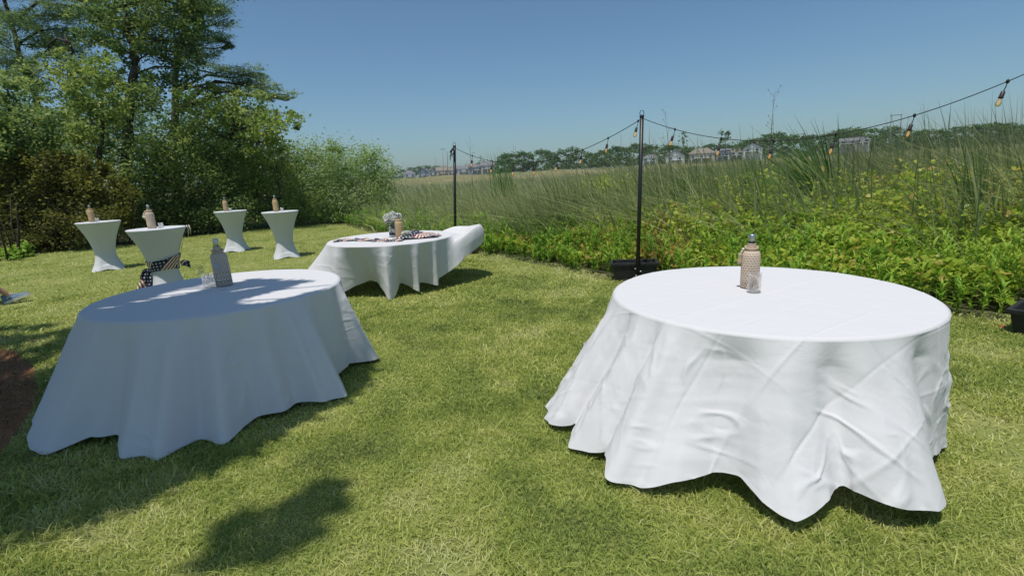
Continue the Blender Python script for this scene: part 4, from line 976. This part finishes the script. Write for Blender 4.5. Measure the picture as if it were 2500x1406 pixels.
for i, ((x, y), R, where) in enumerate(CK):
    where_l = where.replace('nearest the marsh', 'next to the marsh')
    t = thing('cocktail_table', 'cocktail table ' + where_l, 'table', (x, y, 0), 0, 'cocktail tables')
    MB().lathe([(.03, CK_H - .03), (R - .012, CK_H - .03), (R - .008, CK_H - .01), (.03, CK_H - .006)], 40).build('tabletop', M['board'], t)
    MB().tube([(0, 0, .08), (0, 0, CK_H - .03)], .03, 10).build('column', M['grey_leg'], t, smooth=True)
    for k in range(4):
        a = math.pi / 4 + k * math.pi / 2; MB().tube([(0, 0, .1), (math.cos(a) * .2, math.sin(a) * .2, .04), (math.cos(a) * .22, math.sin(a) * .22, .0)], [.018, .016, .016], 6).build('leg', M['grey_leg'], t, smooth=True)
    o = obj('stretch_cover', stretch_cover_mesh(R, CK_H + .003, 60 + i), M['spandex'], loc=(x, y, 0), rot=(0, 0, [.3, .75, .1, .55][i]))
    tag(o, 'white hourglass stretch cover ' + where_l, 'table cover', 'white stretch covers')

# ---- flag sash round the second cocktail table
def strip_mesh(name, rows):
    """rows: list of (list of points, u) ; builds a strip with flat coords"""
    V = []; Fl = []; m = len(rows[0][0])
    for pts, u in rows:
        L = 0
        for j, p in enumerate(pts):
            if j: L += (Vector(p) - Vector(pts[j - 1])).length
            V.append(p); Fl.append((u, L, 0))
    Q = [(i * m + j, i * m + j + 1, (i + 1) * m + j + 1, (i + 1) * m + j) for i in range(len(rows) - 1) for j in range(m - 1)]
    return raw_mesh(name, V, quads=np.array(Q), attrs={'flat': np.array(Fl)})
sx_, sy_ = CK[1][0]
sash = thing('patriotic_sash', 'stars and stripes sash tied round the waist of the cocktail table', 'sash', (sx_, sy_, 0))
def waist(f): return np.interp(f, [0, .1, .2, .28, .36, .42, .5, .6, .7, .8, .9, 1], [.79, .655, .56, .50, .475, .485, .52, .585, .665, .765, .885, 1.0]) * .395 + .012
rows = []
for i in range(73):
    a = 2 * math.pi * i / 72; z0 = .39 + .03 * math.sin(a * 1 + 2.2); z1 = .60 + .045 * math.sin(a + .6)
    pts = []
    for j in range(9):
        z = z0 + (z1 - z0) * j / 8; r = waist(z / CK_H) + .006 * math.sin(j * 1.9 + a * 3) + .003
        pts.append((math.cos(a) * r, math.sin(a) * r, z))
    rows.append((pts, a * .21))
obj('band', strip_mesh('band', rows), M['flag'], sash)
vd = np.array([-sx_, -sy_]); vd = vd / np.linalg.norm(vd); rt_ = np.array([-vd[1], vd[0]])   # towards camera, to its right
rows = []
for i in range(24):
    f = i / 23; c = -rt_ * (.20 + .17 * f + .015 * math.sin(f * 9)) + vd * (.05 + .06 * f); z = .46 - .42 * f
    wv = .06 + .05 * f
    rows.append(([(c[0] + rt_[0] * (k / 6 - .5) * wv * 2 + vd[0] * .02 * math.sin(k * 2 + i * .4), c[1] + rt_[1] * (k / 6 - .5) * wv * 2 + vd[1] * .02 * math.sin(k * 2 + i * .4), z - .02 * k / 6) for k in range(7)], .1 + .40 * f))
obj('tail', strip_mesh('tail', rows), M['flag'], sash)
rows = []
for i in range(30):
    f = i / 29; z = .55 + (CK_H - .55) * f; r = waist(z / CK_H) + .012
    a0 = math.atan2(rt_[1], rt_[0]) - .15 + .1 * f
    rows.append(([(math.cos(a0 + (k - 2) * .045 / r * .4) * (r + .004 * math.sin(k * 3)), math.sin(a0 + (k - 2) * .045 / r * .4) * (r + .004 * math.sin(k * 3)), z + .01) for k in range(5)], f * .6))
obj('shoulder', strip_mesh('shoulder', rows), M['flag'], sash)
mb = MB()
for k in range(2):
    c = rt_ * (.43 - k * .03); mb.tube([(c[0], c[1], CK_H + .01), (c[0] * 1.03, c[1] * 1.03, CK_H - .05), (c[0] * 1.0, c[1] * 1.0, CK_H - .13 - .03 * k)], [.008, .010, .005], 6)
mb.build('fringe', M['cream'], sash, smooth=True)
rows = []
for i in range(10):
    f = i / 9; c = rt_ * (.22 + .13 * f); z = .47 + .02 * math.sin(f * 4)
    rows.append(([(c[0], c[1], z - .05 - .04 * f + k * (.02 + .012 * f)) for k in range(5)], f * .13))
obj('knot_end', strip_mesh('knot_end', rows), M['flag'], sash)

# ================================================================== bottles, glasses, flowers
def lathe_flat(name, prof, n=28):
    V = []; Fl = []
    s = 0
    for i, (r, z) in enumerate(prof):
        if i: s += math.hypot(r - prof[i - 1][0], z - prof[i - 1][1])
        for k in range(n + 1):
            a = 2 * math.pi * k / n; V.append((r * math.cos(a), r * math.sin(a), z)); Fl.append((a * .058, s, 0))
    Q = [(i * (n + 1) + k, i * (n + 1) + k + 1, (i + 1) * (n + 1) + k + 1, (i + 1) * (n + 1) + k) for i in range(len(prof) - 1) for k in range(n)]
    return raw_mesh(name, V, quads=np.array(Q), attrs={'flat': np.array(Fl)})
def bottle(label, loc, rz, cover='crochet', sc=1.0, tassel=True, tag_card=False, tilt=0.0, group='twine-covered bottles'):
    root = thing('bottle', label, 'bottle', loc, rz, group)
    root.scale = (sc, sc, sc); root.rotation_euler = (0, tilt, rz)
    MB().lathe([(.053, .003), (.053, .222), (.045, .245), (.024, .262), (.019, .275), (.018, .34)], 24).build('glass', M['bottle_glass'], root, smooth=True)
    obj('crochet_cover', lathe_flat('crochet_cover', [(.05, .001), (.0575, .004), (.0585, .06), (.0585, .15), (.0585, .215), (.056, .232), (.046, .249), (.033, .260), (.0275, .268), (.0265, .285), (.0275, .302)]), M[cover], root)
    cap = MB().lathe([(.0195, .318), (.0200, .322), (.0200, .352), (.0185, .358), (.012, .361), (.002, .361)], 20).build('cap', M['steel'], root, smooth=True)
    mb = MB(); pts = [(math.cos(a) * .0375, math.sin(a) * .0375, .272 + .007 * math.sin(a)) for a in np.linspace(0, 2 * math.pi, 25)]
    mb.tube(pts, .0075, 8).build('rope_ring', M['rope'], root, smooth=True)
    if tassel:
        ts = MB()
        for k, (zz, rr_, xo) in enumerate(((.262, .0095, -.052), (.245, .0085, -.059))):
            ts.lathe([(.001, -rr_), (rr_ * .75, -rr_ * .6), (rr_, 0), (rr_ * .75, rr_ * .6), (.001, rr_)], 12, (xo, -.012, zz))
        ts.build('beads', M['cream'], root, smooth=True)
        tt = MB(); tt.lathe([(.004, .238), (.012, .232), (.0135, .222), (.010, .212), (.015, .185), (.017, .165), (.012, .160)], 14, (-.068, -.012, 0)); tt.build('tassel', M['rope'] if not tag_card else M['cream'], root, smooth=True)
    if tag_card:
        cm = MB(); cm.lathe([(.001, 0), (.024, .0), (.024, .003), (.001, .003)], 20); c_ = cm.build('round_tag', M['cream'], root, smooth=False, loc=(-.064, -.03, .19)); c_.rotation_euler = (math.radians(80), 0, .3)
    return root
def tumbler(name, label, loc, r=.038, h=.085, rot=None, group=None):
    mb = MB(); mb.lathe([(.002, .0), (r * .92, .0), (r * .98, .006), (r, h), (r - .0025, h), (r - .004, .012), (.002, .010)], 32, close=False)
    o = mb.build(name, M['glass'], None, loc, True, rot)
    return tag(o, label, 'glass', group)
bR = ground_at(1829, 702, ZT)
bottle('beige crochet-covered bottle with side tassel on the bright round table', (bR[0], bR[1], ZT + .003), -.35, 'crochet', 1.0)
gR = ground_at(1834, 712, ZT)
tumbler('glass_tumbler', 'clear glass in front of the bottle on the bright round table', (gR[0] + .005, gR[1] - .02, ZT + .004), .043, .125)
bL = ground_at(549, 697, ZT)
bottle('shaded crochet-covered bottle with open lattice foot on the shaded round table', (bL[0], bL[1], ZT + .003), .9, 'crochet_open', 1.15, tassel=False, tag_card=False, tilt=-.03)
o = MB(); o.lathe([(.001, 0), (.030, 0), (.030, .002), (.001, .002)], 24)
tg = o.build('paper_tag', M['grey_leg'] if False else plain('tag_grey', (.40, .40, .42), .8, .1), None, (bL[0] + .012, bL[1] - .076, ZT + .19), False, (math.radians(88), 0, .5))
tag(tg, 'round grey paper tag hanging on the shaded bottle', 'tag')
gL = ground_at(513, 701, ZT)
tumbler('glass_tumbler', 'wide clear glass beside the shaded bottle', (gL[0], gL[1], ZT + .004), .052, .115)
gL2 = ground_at(492, 668, ZT)
tumbler('glass_tumbler', 'small clear glass at the back rim of the shaded round table', (gL2[0], gL2[1], ZT + .004), .03, .075)
ck_bottle = [((232, 547), 'twine bottle with pale tag on the cocktail table by the ochre shrub'), ((374, 541), 'twine bottle with round tag on the sashed cocktail table'), ((557, 527), 'twine bottle on the cocktail table by the dark shrub gap'), ((678, 521), 'twine bottle on the cocktail table by the leafy bush')]
for i, ((px, py), lb) in enumerate(ck_bottle):
    x, y = CK[i][0]; off = depth_at(px, py, y)
    bottle(lb, (off[0], y - .05, CK_H + .004), .2 * i, 'twine' if i != 1 else 'crochet', 1.0, tassel=(i == 0 or i == 1), tag_card=(i == 1))
    tumbler('glass_tumbler', 'clear glass beside the ' + lb.replace('twine bottle with pale tag', 'bottle').replace('twine bottle with round tag', 'bottle').replace('twine bottle', 'bottle'), (off[0] + .12, y - .07 + .05 * (i % 2), CK_H + .004), .035, .08, group='small glasses on cocktail tables')
# ---- centre table
def ct_at(px, py): p = ground_at(px, py, ZT + .004); return p
bC = ct_at(977, 583)
bottle('plain kraft-brown bottle beside the flower vase on the windblown table', (bC[0], bC[1], ZT + .004), 0, 'twine', 1.02, tassel=False)
vC = ct_at(958, 579); vC[1] += .1
vase = thing('flower_vase', 'clear glass cylinder vase of white hydrangeas on the windblown table', 'vase', (vC[0], vC[1], ZT + .004))
MB().lathe([(.002, 0), (.062, 0), (.064, .008), (.064, .20), (.061, .20), (.060, .012), (.002, .010)], 28, close=False).build('glass', M['glass'], vase, smooth=True)
MB().lathe([(.0665, .025), (.0665, .062)], 28, close=False).build('ribbon', plain('navy', (.03, .04, .08), .7, .2), vase, smooth=True)
rng = np.random.default_rng(3); mb = MB()
for k in range(9):
    a = k * .7; mb.tube([(math.cos(a) * .03, math.sin(a) * .03, .02), (math.cos(a + .4) * .035, math.sin(a + .4) * .03, .12), (math.cos(a) * .06, math.sin(a) * .05, .24)], .004, 5)
mb.build('stems', M['stem'], vase, smooth=True)
def bloom(parent, centers, r, n, seed, ps=.030):
    rng = np.random.default_rng(seed); P = []
    for c in centers: P.append(np.array(c) + unit(rng.normal(size=(n, 3))) * r * rng.uniform(.75, 1.05, (n, 1)))
    P = np.concatenate(P)
    obj('petals', leaves_mesh('petals', P, ps, ps, rng.uniform(0, 1, len(P)), rng, flat=.6), M['petal'], parent)
bloom(vase, [(-.07, -.02, .30), (.02, -.03, .33), (.09, 0, .30), (-.02, .06, .31), (.05, -.06, .27), (-.045, -.05, .25), (.0, 0, .17), (.02, -.02, .10)], .052, 260, 1)
rng = np.random.default_rng(4); P = rng.normal(size=(60, 3)) * (.06, .05, .03) + (-.02, -.03, .215)
obj('leaves', leaves_mesh('leaves', P, .07, .035, rng.uniform(0, 1, 60), rng), M['flower_leaf'], vase)
jC = ct_at(991, 585); jC[1] += .06
jar = thing('flower_jar', 'small jar of white flowers beside the kraft-brown bottle', 'vase', (jC[0], jC[1], ZT + .004))
MB().lathe([(.002, 0), (.035, 0), (.04, .01), (.04, .06), (.037, .06), (.036, .012), (.002, .01)], 24, close=False).build('glass', M['glass'], jar, smooth=True)
bloom(jar, [(0, 0, .09), (.04, -.01, .085), (-.035, .01, .08)], .036, 180, 2, .018)
rng = np.random.default_rng(6); P = rng.normal(size=(30, 3)) * (.02, .02, .015) + (0, -.02, .05)
obj('leaves', leaves_mesh('leaves', P, .04, .02, rng.uniform(0, 1, 30), rng), M['flower_leaf'], jar)
# runner: gathered flag cloth lying in an arc
pts = [ct_at(x, y) for x, y in ((813, 590), (850, 587), (890, 587), (930, 588), (965, 588), (985, 587))]
rows = []; seg = 40
cur = np.array(pts)
for i in range(seg + 1):
    f = i / seg * (len(cur) - 1); k = min(int(f), len(cur) - 2); p = cur[k] + (cur[k + 1] - cur[k]) * (f - k)
    d = cur[k + 1] - cur[k]; d = d / np.linalg.norm(d); nrm = np.array([-d[1], d[0], 0])
    wv = .085 + .02 * math.sin(i * .9); row = []
    for j in range(9):
        q = j / 8 - .5
        row.append(tuple(p + nrm * q * 2 * wv + np.array([0, 0, .006 + .028 * (1 - 4 * q * q) * (.6 + .4 * math.sin(i * 1.3 + j)) + .006 * math.sin(j * 2.5 + i * .7)])))
    rows.append((row, i * .045))
tag(obj('flag_runner', strip_mesh('flag_runner', rows), M['flag']), 'gathered stars and stripes runner lying along the windblown table', 'runner')
# crumpled end of flag cloth
c0 = ct_at(1012, 583); rows = []
for i in range(31):
    a = i / 30; row = []
    for j in range(13):
        b2 = j / 12 - .5
        x = (a - .4) * .58; y = b2 * .26
        z = .012 + (.10 * math.exp(-((a - .32) / .22) ** 2) + .045 * math.exp(-((a - .7) / .2) ** 2)) * (1 - 3.2 * b2 * b2) + .016 * math.sin(9 * a + 5 * b2) * math.cos(11 * b2 + 4 * a)
        row.append((c0[0] + x + .03 * math.sin(8 * b2), c0[1] + .03 + y + .12 * a, ZT + .004 + max(.004, z)))
    rows.append((row, a * .62))
tag(obj('flag_cloth', strip_mesh('flag_cloth', rows), M['flag']), 'crumpled heap of stars and stripes cloth at the balloon side of the table', 'cloth')

# ================================================================== lamp posts, planters, light cord
def planter(label, x, y, w, d, h, rz):
    root = thing('planter', label, 'planter', (x, y, 0), rz, 'black planters holding the lamp posts')
    mb = MB(); k = .84
    def ring(z, s, inset=0.0): return [((-w / 2 * s) + inset, (-d / 2 * s) + inset, z), ((w / 2 * s) - inset, (-d / 2 * s) + inset, z), ((w / 2 * s) - inset, (d / 2 * s) - inset, z), ((-w / 2 * s) + inset, (d / 2 * s) - inset, z)]
    V = ring(0, k) + ring(h - .045, .97) + ring(h - .045, 1.05) + ring(h, 1.06) + ring(h, 1.06, .035) + ring(h - .12, .93, .02)
    Fs = [(3, 2, 1, 0)]
    for i in range(5):
        for q in range(4): Fs.append((i * 4 + q, i * 4 + (q + 1) % 4, (i + 1) * 4 + (q + 1) % 4, (i + 1) * 4 + q))
    mb.add(V, Fs); o = mb.build('tub', M['black_plastic'], root)
    bv = o.modifiers.new('bevel', 'BEVEL'); bv.width = .008; bv.segments = 2
    s = .88; MB().add([(-w / 2 * s, -d / 2 * s, h - .10), (w / 2 * s, -d / 2 * s, h - .10), (w / 2 * s, d / 2 * s, h - .10), (-w / 2 * s, d / 2 * s, h - .10)], [(0, 1, 2, 3)]).build('soil', M['soil'], root)
    return root
def lamp_post(label, base, top, clamp=True):
    root = thing('lamp_post', label, 'post', tuple(base), 0, 'black posts carrying the light cord')
    t = np.array(top) - np.array(base)
    MB().tube([(0, 0, 0), t * .5, t], [.029, .028, .027], 12).build('pole', M['black_post'], root, smooth=True)
    MB().lathe([(.029, -.01), (.031, .0), (.031, .018), (.02, .026), (.002, .027)], 12, tuple(t)).build('cap', M['black_post'], root, smooth=True)
    hk = [(t[0] + .028 * math.cos(a), t[1], t[2] + .05 + .035 * math.sin(a)) for a in np.linspace(-1.4, 4.2, 14)]
    MB().tube([(t[0], t[1], t[2] + .0)] + hk, .0045, 6).build('hook', M['black_post'], root, smooth=True)
    if clamp:
        for zz, xx in ((.10, -.03), (.16, .035), (.20, -.04)):
            MB().lathe([(.002, -.012), (.014, -.008), (.014, .008), (.002, .012)], 8, (xx, -.035, zz)).build('clamp_bolt', M['steel'], root, smooth=True)
    return root
P2b = ground_at(1556, 688); P2t = depth_at(1567, 286, P2b[1])
planter('wide black planter tub at the foot of the middle lamp post', P2b[0] + .0, P2b[1] + .22, .66, .34, .27, -.15)
lamp_post('black lamp post clamped to the wide tub at the lawn edge', (P2b[0], P2b[1] - .005, 0), P2t)
P1b = ground_at(1114, 622); P1t = depth_at(1112, 360, P1b[1])
planter('black planter tub at the foot of the far lamp post', P1b[0] + .12, P1b[1] + .02, .62, .40, .26, .1)
lamp_post('black lamp post behind the windblown table', (P1b[0], P1b[1] - .19, 0), (P1t[0], P1t[1] - .19, P1t[2]))
# cord bundle hanging at the far post
MB().tube([(P1t[0] - .02, P1t[1] - .23, P1t[2] - .02), (P1t[0] - .08, P1t[1] - .24, P1t[2] - .10), (P1t[0] - .06, P1t[1] - .24, P1t[2] - .2), (P1t[0] - .03, P1t[1] - .24, P1t[2] - .12), (P1t[0] - .09, P1t[1] - .25, P1t[2] - .16), (P1t[0] - .10, P1t[1] - .25, P1t[2] - .27)], [.018, .022, .02, .02, .012, .006], 7).build('cord_bundle', M['rubber'], smooth=True)
tag(bpy.data.objects['cord_bundle'], 'bundle of spare black cord tied at the top of the far post', 'cord')
P3 = np.array([4.86, 4.46, 0.0]); P3t = P3 + (.02, 0, 2.3)
planter('square black planter tub near the round table and border weeds', 4.70, 3.95, .62, .46, .24, -1.0)
lamp_post('black lamp post standing behind the square planter tub', (P3[0] + .2, P3[1], 0), (P3t[0] + .0, P3t[1], P3t[2]))

def light_cord():
    A1 = np.array([P1t[0], P1t[1] - .19, P1t[2] - .02]); A2 = P2t + (0, -.03, -.02); A3 = P3t + (-.15, -.03, .02)
    root = thing('light_cord', 'black cord with hanging amber bulbs strung between the lamp posts', 'string lights', tuple(A2))
    def curve(a, b, sag, t): return a + (b - a) * t - np.array([0, 0, 4 * sag * t * (1 - t)])
    path = [curve(A1, A2, .44, t) for t in np.linspace(0, 1, 40)] + [curve(A2, A3, .46, t) for t in np.linspace(0, 1, 48)[1:]]
    MB().tube([p - A2 for p in path], .0048, 6).build('cord', M['rubber'], root, smooth=True)
    lamps = [(A1, A2, .44, t) for t in (.13, .27, .40, .53, .645, .76, .87, .985)] + [(A2, A3, .46, t) for t in (.12, .275, .43, .59, .76, .925)]
    for i, (a, b, sg, t) in enumerate(lamps):
        p = curve(a, b, sg, t) - A2; rng = random.Random(i)
        sw = np.array([-.05 + rng.uniform(-.02, .02), .0, 0])
        d = np.array([sw[0] * .6, rng.uniform(-.01, .01), -.135])
        MB().lathe([(.004, -.02), (.012, -.012), (.014, 0), (.012, .010), (.004, .018)], 8, tuple(p)).build('joint', M['rubber'], root, smooth=True)
        mb = MB(); mb.tube([p, p + d * .3 + (.004, 0, 0), p + d * .62], .004, 5)
        mb.build('drop_wire', M['rubber'], root, smooth=True)
        k = (d / np.linalg.norm(d)); e = p + d * .62; rot = Vector(-k).to_track_quat('Z', 'Y').to_euler()
        so_ = MB().lathe([(.008, 0.004), (.0165, -.004), (.0175, -.045), (.0195, -.05), (.0195, -.058), (.014, -.058)], 14).build('socket', M['socket'], root, tuple(e), True, rot)
        MB().lathe([(.013, -.058), (.0145, -.066), (.022, -.088), (.0245, -.105), (.022, -.120), (.012, -.131), (.002, -.134)], 16).build('bulb', M['amber_glass'], so_, smooth=True)
        fb = MB()
        for q in range(4):
            w = q * 1.57; fb.tube([(.004 * math.cos(w), .004 * math.sin(w), -.066), (.0095 * math.cos(w), .0095 * math.sin(w), -.09), (.005 * math.cos(w), .005 * math.sin(w), -.116)], .0014, 4)
        fb.build('filament', M['filament'], so_, smooth=True)
light_cord()

# fallen rusty leaf by the planter
p = ground_at(2432, 803)
MB().add([(0, 0, .01), (.05, .02, .03), (.11, .01, .015), (.06, -.03, .01), (.05, 0, .04)], [(0, 3, 4), (3, 2, 4), (2, 1, 4), (1, 0, 4)]).build('dead_leaf', plain('rust_leaf', (.30, .10, .05), .8, .2), None, tuple(p))
tag(bpy.data.objects['dead_leaf'], 'curled rust-red dead leaf on the grass by the planter', 'leaf')

# ================================================================== person stepping in from beyond the frame
def skin_body(name, verts, edges, radii, root_i, mat, parent=None, loc=(0, 0, 0), rz=0.0, sub=2):
    me = bpy.data.meshes.new(name); me.from_pydata(verts, edges, [])
    o = obj(name, me, mat, parent, loc, (0, 0, rz))
    sk = o.modifiers.new('skin', 'SKIN'); ss = o.modifiers.new('sub', 'SUBSURF'); ss.levels = sub; ss.render_levels = sub
    lay = me.skin_vertices[0].data
    for i, r in enumerate(radii):
        lay[i].radius = r if hasattr(r, '__len__') else (r, r); lay[i].use_root = (i == root_i)
    return o
M['skin'] = plain('skin', (.42, .24, .16), .55, .3, noise=.08, nscale=12)
M['shirt'] = plain('shirt', (.22, .25, .30), .85, .1, bump=.3, bscale=25)
M['shorts'] = plain('shorts', (.36, .31, .24), .85, .1, bump=.3, bscale=25)
M['sneaker'] = plain('sneaker', (.13, .20, .28), .7, .2, noise=.2, nscale=60)
M['sole'] = plain('sole', (.66, .63, .55), .7, .2, noise=.1, nscale=40)
M['hair'] = plain('hair', (.05, .035, .025), .6, .3)
def person():
    foot = ground_at(36, 738)
    d = np.array([.74, .67]); rz = math.atan2(d[1], d[0])       # +x of the body = walking direction
    # local frame: x forward, y left; front (right) foot heel at x=0
    hip = (-.50, 0, .88)
    V = [hip, (-.50, 0, 1.05), (-.49, 0, 1.25), (-.47, 0, 1.40), (-.45, 0, 1.52), (-.44, 0, 1.62), (-.43, 0, 1.72)]
    E = [(0, 1), (1, 2), (2, 3), (3, 4), (4, 5), (5, 6)]
    R = [(.15, .12), (.14, .11), (.16, .11), (.12, .09), (.058, .058), (.085, .095), (.07, .08)]
    def limb(start, pts, rads):
        prev = start
        for p, r in zip(pts, rads):
            V.append(p); R.append(r); E.append((prev, len(V) - 1)); prev = len(V) - 1
        return prev
    limb(0, [(-.47, -.10, .82), (-.27, -.10, .46), (-.16, -.10, .28), (-.06, -.10, .17), (-.03, -.10, .10)], [.09, .058, .056, .037, .034])     # front leg
    limb(0, [(-.53, .10, .82), (-.56, .10, .46), (-.72, .10, .30), (-.90, .10, .19), (-.88, .10, .13)], [.09, .058, .054, .036, .034])             # rear leg
    for s, el, ha in ((-1, (-.56, -.25, 1.13), (-.36, -.25, .98)), (1, (-.46, .25, 1.13), (-.26, .20, .98))):
        w = limb(3, [(-.47, s * .17, 1.40), el, ha], [.052, .042, .028])
        hx = np.array(ha)
        palm = limb(w, [tuple(hx + (.06, 0, -.025))], [.03])
        for k in range(4):
            o_ = np.array([.03, (k - 1.5) * .018, -.012])
            limb(palm, [tuple(hx + (.06, 0, -.025) + o_), tuple(hx + (.06, 0, -.025) + o_ + (.035, 0, -.028)), tuple(hx + (.06, 0, -.025) + o_ + (.045, 0, -.058))], [.0095, .0085, .0075])
        limb(w, [tuple(hx + (.03, -s * .03, -.01)), tuple(hx + (.065, -s * .04, -.03))], [.011, .009])
    body = skin_body('person', V, E, R, 0, M['skin'], None, (foot[0], foot[1], 0), rz)
    tag(body, 'person in blue-grey sneakers and shorts walking across the lawn edge', 'person')
    sv = [(-.50, 0, .86), (-.50, 0, 1.05), (-.49, 0, 1.25), (-.47, 0, 1.42), (-.47, .17, 1.40), (-.48, .24, 1.22), (-.47, -.17, 1.40), (-.53, -.24, 1.22)]
    skin_body('shirt', sv, [(0, 1), (1, 2), (2, 3), (3, 4), (4, 5), (3, 6), (6, 7)], [(.165, .14), (.16, .13), (.175, .125), (.10, .10), .075, .068, .075, .068], 0, M['shirt'], body)
    skin_body('shorts', [(-.50, 0, .90), (-.46, -.10, .80), (-.33, -.10, .56), (-.53, .10, .80), (-.555, .10, .56)], [(0, 1), (1, 2), (0, 3), (3, 4)], [(.17, .14), .115, .09, .115, .09], 0, M['shorts'], body)
    hm = MB()
    hm.lathe([(.002, .13), (.06, .12), (.092, .075), (.10, .02), (.098, -.04), (.085, -.08)], 20, (-.45, 0, 1.68), close=False); hm.build('hair', M['hair'], body, smooth=True)
    fm = MB()                                    # nose, ears, eyes in one small part each
    fm.lathe([(.001, .0), (.014, .004), (.017, -.02), (.004, -.026)], 8, (-.325, 0, 1.675)); fm.build('nose', M['skin'], body, smooth=True)
    for s in (-1, 1):
        MB().lathe([(.001, -.008), (.011, -.004), (.011, .004), (.001, .008)], 8, (-.345, s * .033, 1.695)).build('eye', M['sole'], body, smooth=True)
        MB().lathe([(.001, -.03), (.016, -.015), (.018, .01), (.001, .03)], 8, (-.43, s * .088, 1.685)).build('ear', M['skin'], body, smooth=True)
    # sneakers
    def shoe(loc, rot):
        nx = 14; V = []; 
        prof = [(-.085, .033, .085), (-.075, .038, .095), (-.05, .040, .098), (-.02, .040, .09), (.01, .041, .078), (.05, .045, .065), (.09, .048, .055), (.13, .047, .048), (.165, .040, .042), (.19, .026, .036), (.20, .010, .03)]
        up = MB(); rows = []
        for x, w, h in prof:
            rows.append([(x, w * math.cos(a) * (1 - .25 * max(0, math.sin(a)) ** 2), .022 + (h - .022) * max(0, math.sin(a)) ** .8) for a in np.linspace(0, math.pi, 11)])
        n = 11; VV = [p for r_ in rows for p in r_]
        FF = [(i * n + j, (i + 1) * n + j, (i + 1) * n + j + 1, i * n + j + 1) for i in range(len(rows) - 1) for j in range(n - 1)]
        FF.append(tuple(range(n))); FF.append(tuple(range((len(rows) - 1) * n, len(rows) * n))[::-1])
        so2 = up.add(VV, FF).build('shoe', M['sneaker'], body, loc, True, rot); so2.scale = (1.15, 1.3, 1.6)
        sl = MB(); out = [(x, w * 1.08) for x, w, h in prof]
        ring = [(x, w) for x, w in out] + [(x, -w) for x, w in out[::-1]]
        m_ = len(ring)
        sl.add([(x, y, 0.0) for x, y in ring] + [(x, y, .026) for x, y in ring], [tuple(range(m_))[::-1], tuple(range(m_, 2 * m_))] + [(i, (i + 1) % m_, m_ + (i + 1) % m_, m_ + i) for i in range(m_)])
        sl.build('sole', M['sole'], so2)
        lc = MB()
        for k in range(4): lc.tube([(.02 + k * .022, -.028, .074 - k * .006), (.03 + k * .022, 0, .083 - k * .007), (.02 + k * .022, .028, .074 - k * .006)], .004, 5)
        lc.build('laces', M['sole'], so2, smooth=True)
    shoe((-.0, -.10, .03), (0, math.radians(-20), math.radians(-14)))
    shoe((-.86, .10, .055), (0, math.radians(24), 0))
person()

# ================================================================== air over the marsh
hz = MB().box((0, 0, 24), (2500, 2500, 50)).build('haze', None)
m = bpy.data.materials.new('air'); m.use_nodes = True; nt = m.node_tree; nt.nodes.clear()
pv = nt.nodes.new('ShaderNodeVolumePrincipled'); pv.inputs['Color'].default_value = (.80, .88, 1.0, 1); pv.inputs['Density'].default_value = .0002; pv.inputs['Anisotropy'].default_value = .0
mo = nt.nodes.new('ShaderNodeOutputMaterial'); nt.links.new(pv.outputs[0], mo.inputs['Volume'])
hz.data.materials.append(m); tag(hz, kind='stuff'); hz['label'] = 'thin summer haze over the marsh'; hz['category'] = 'haze'
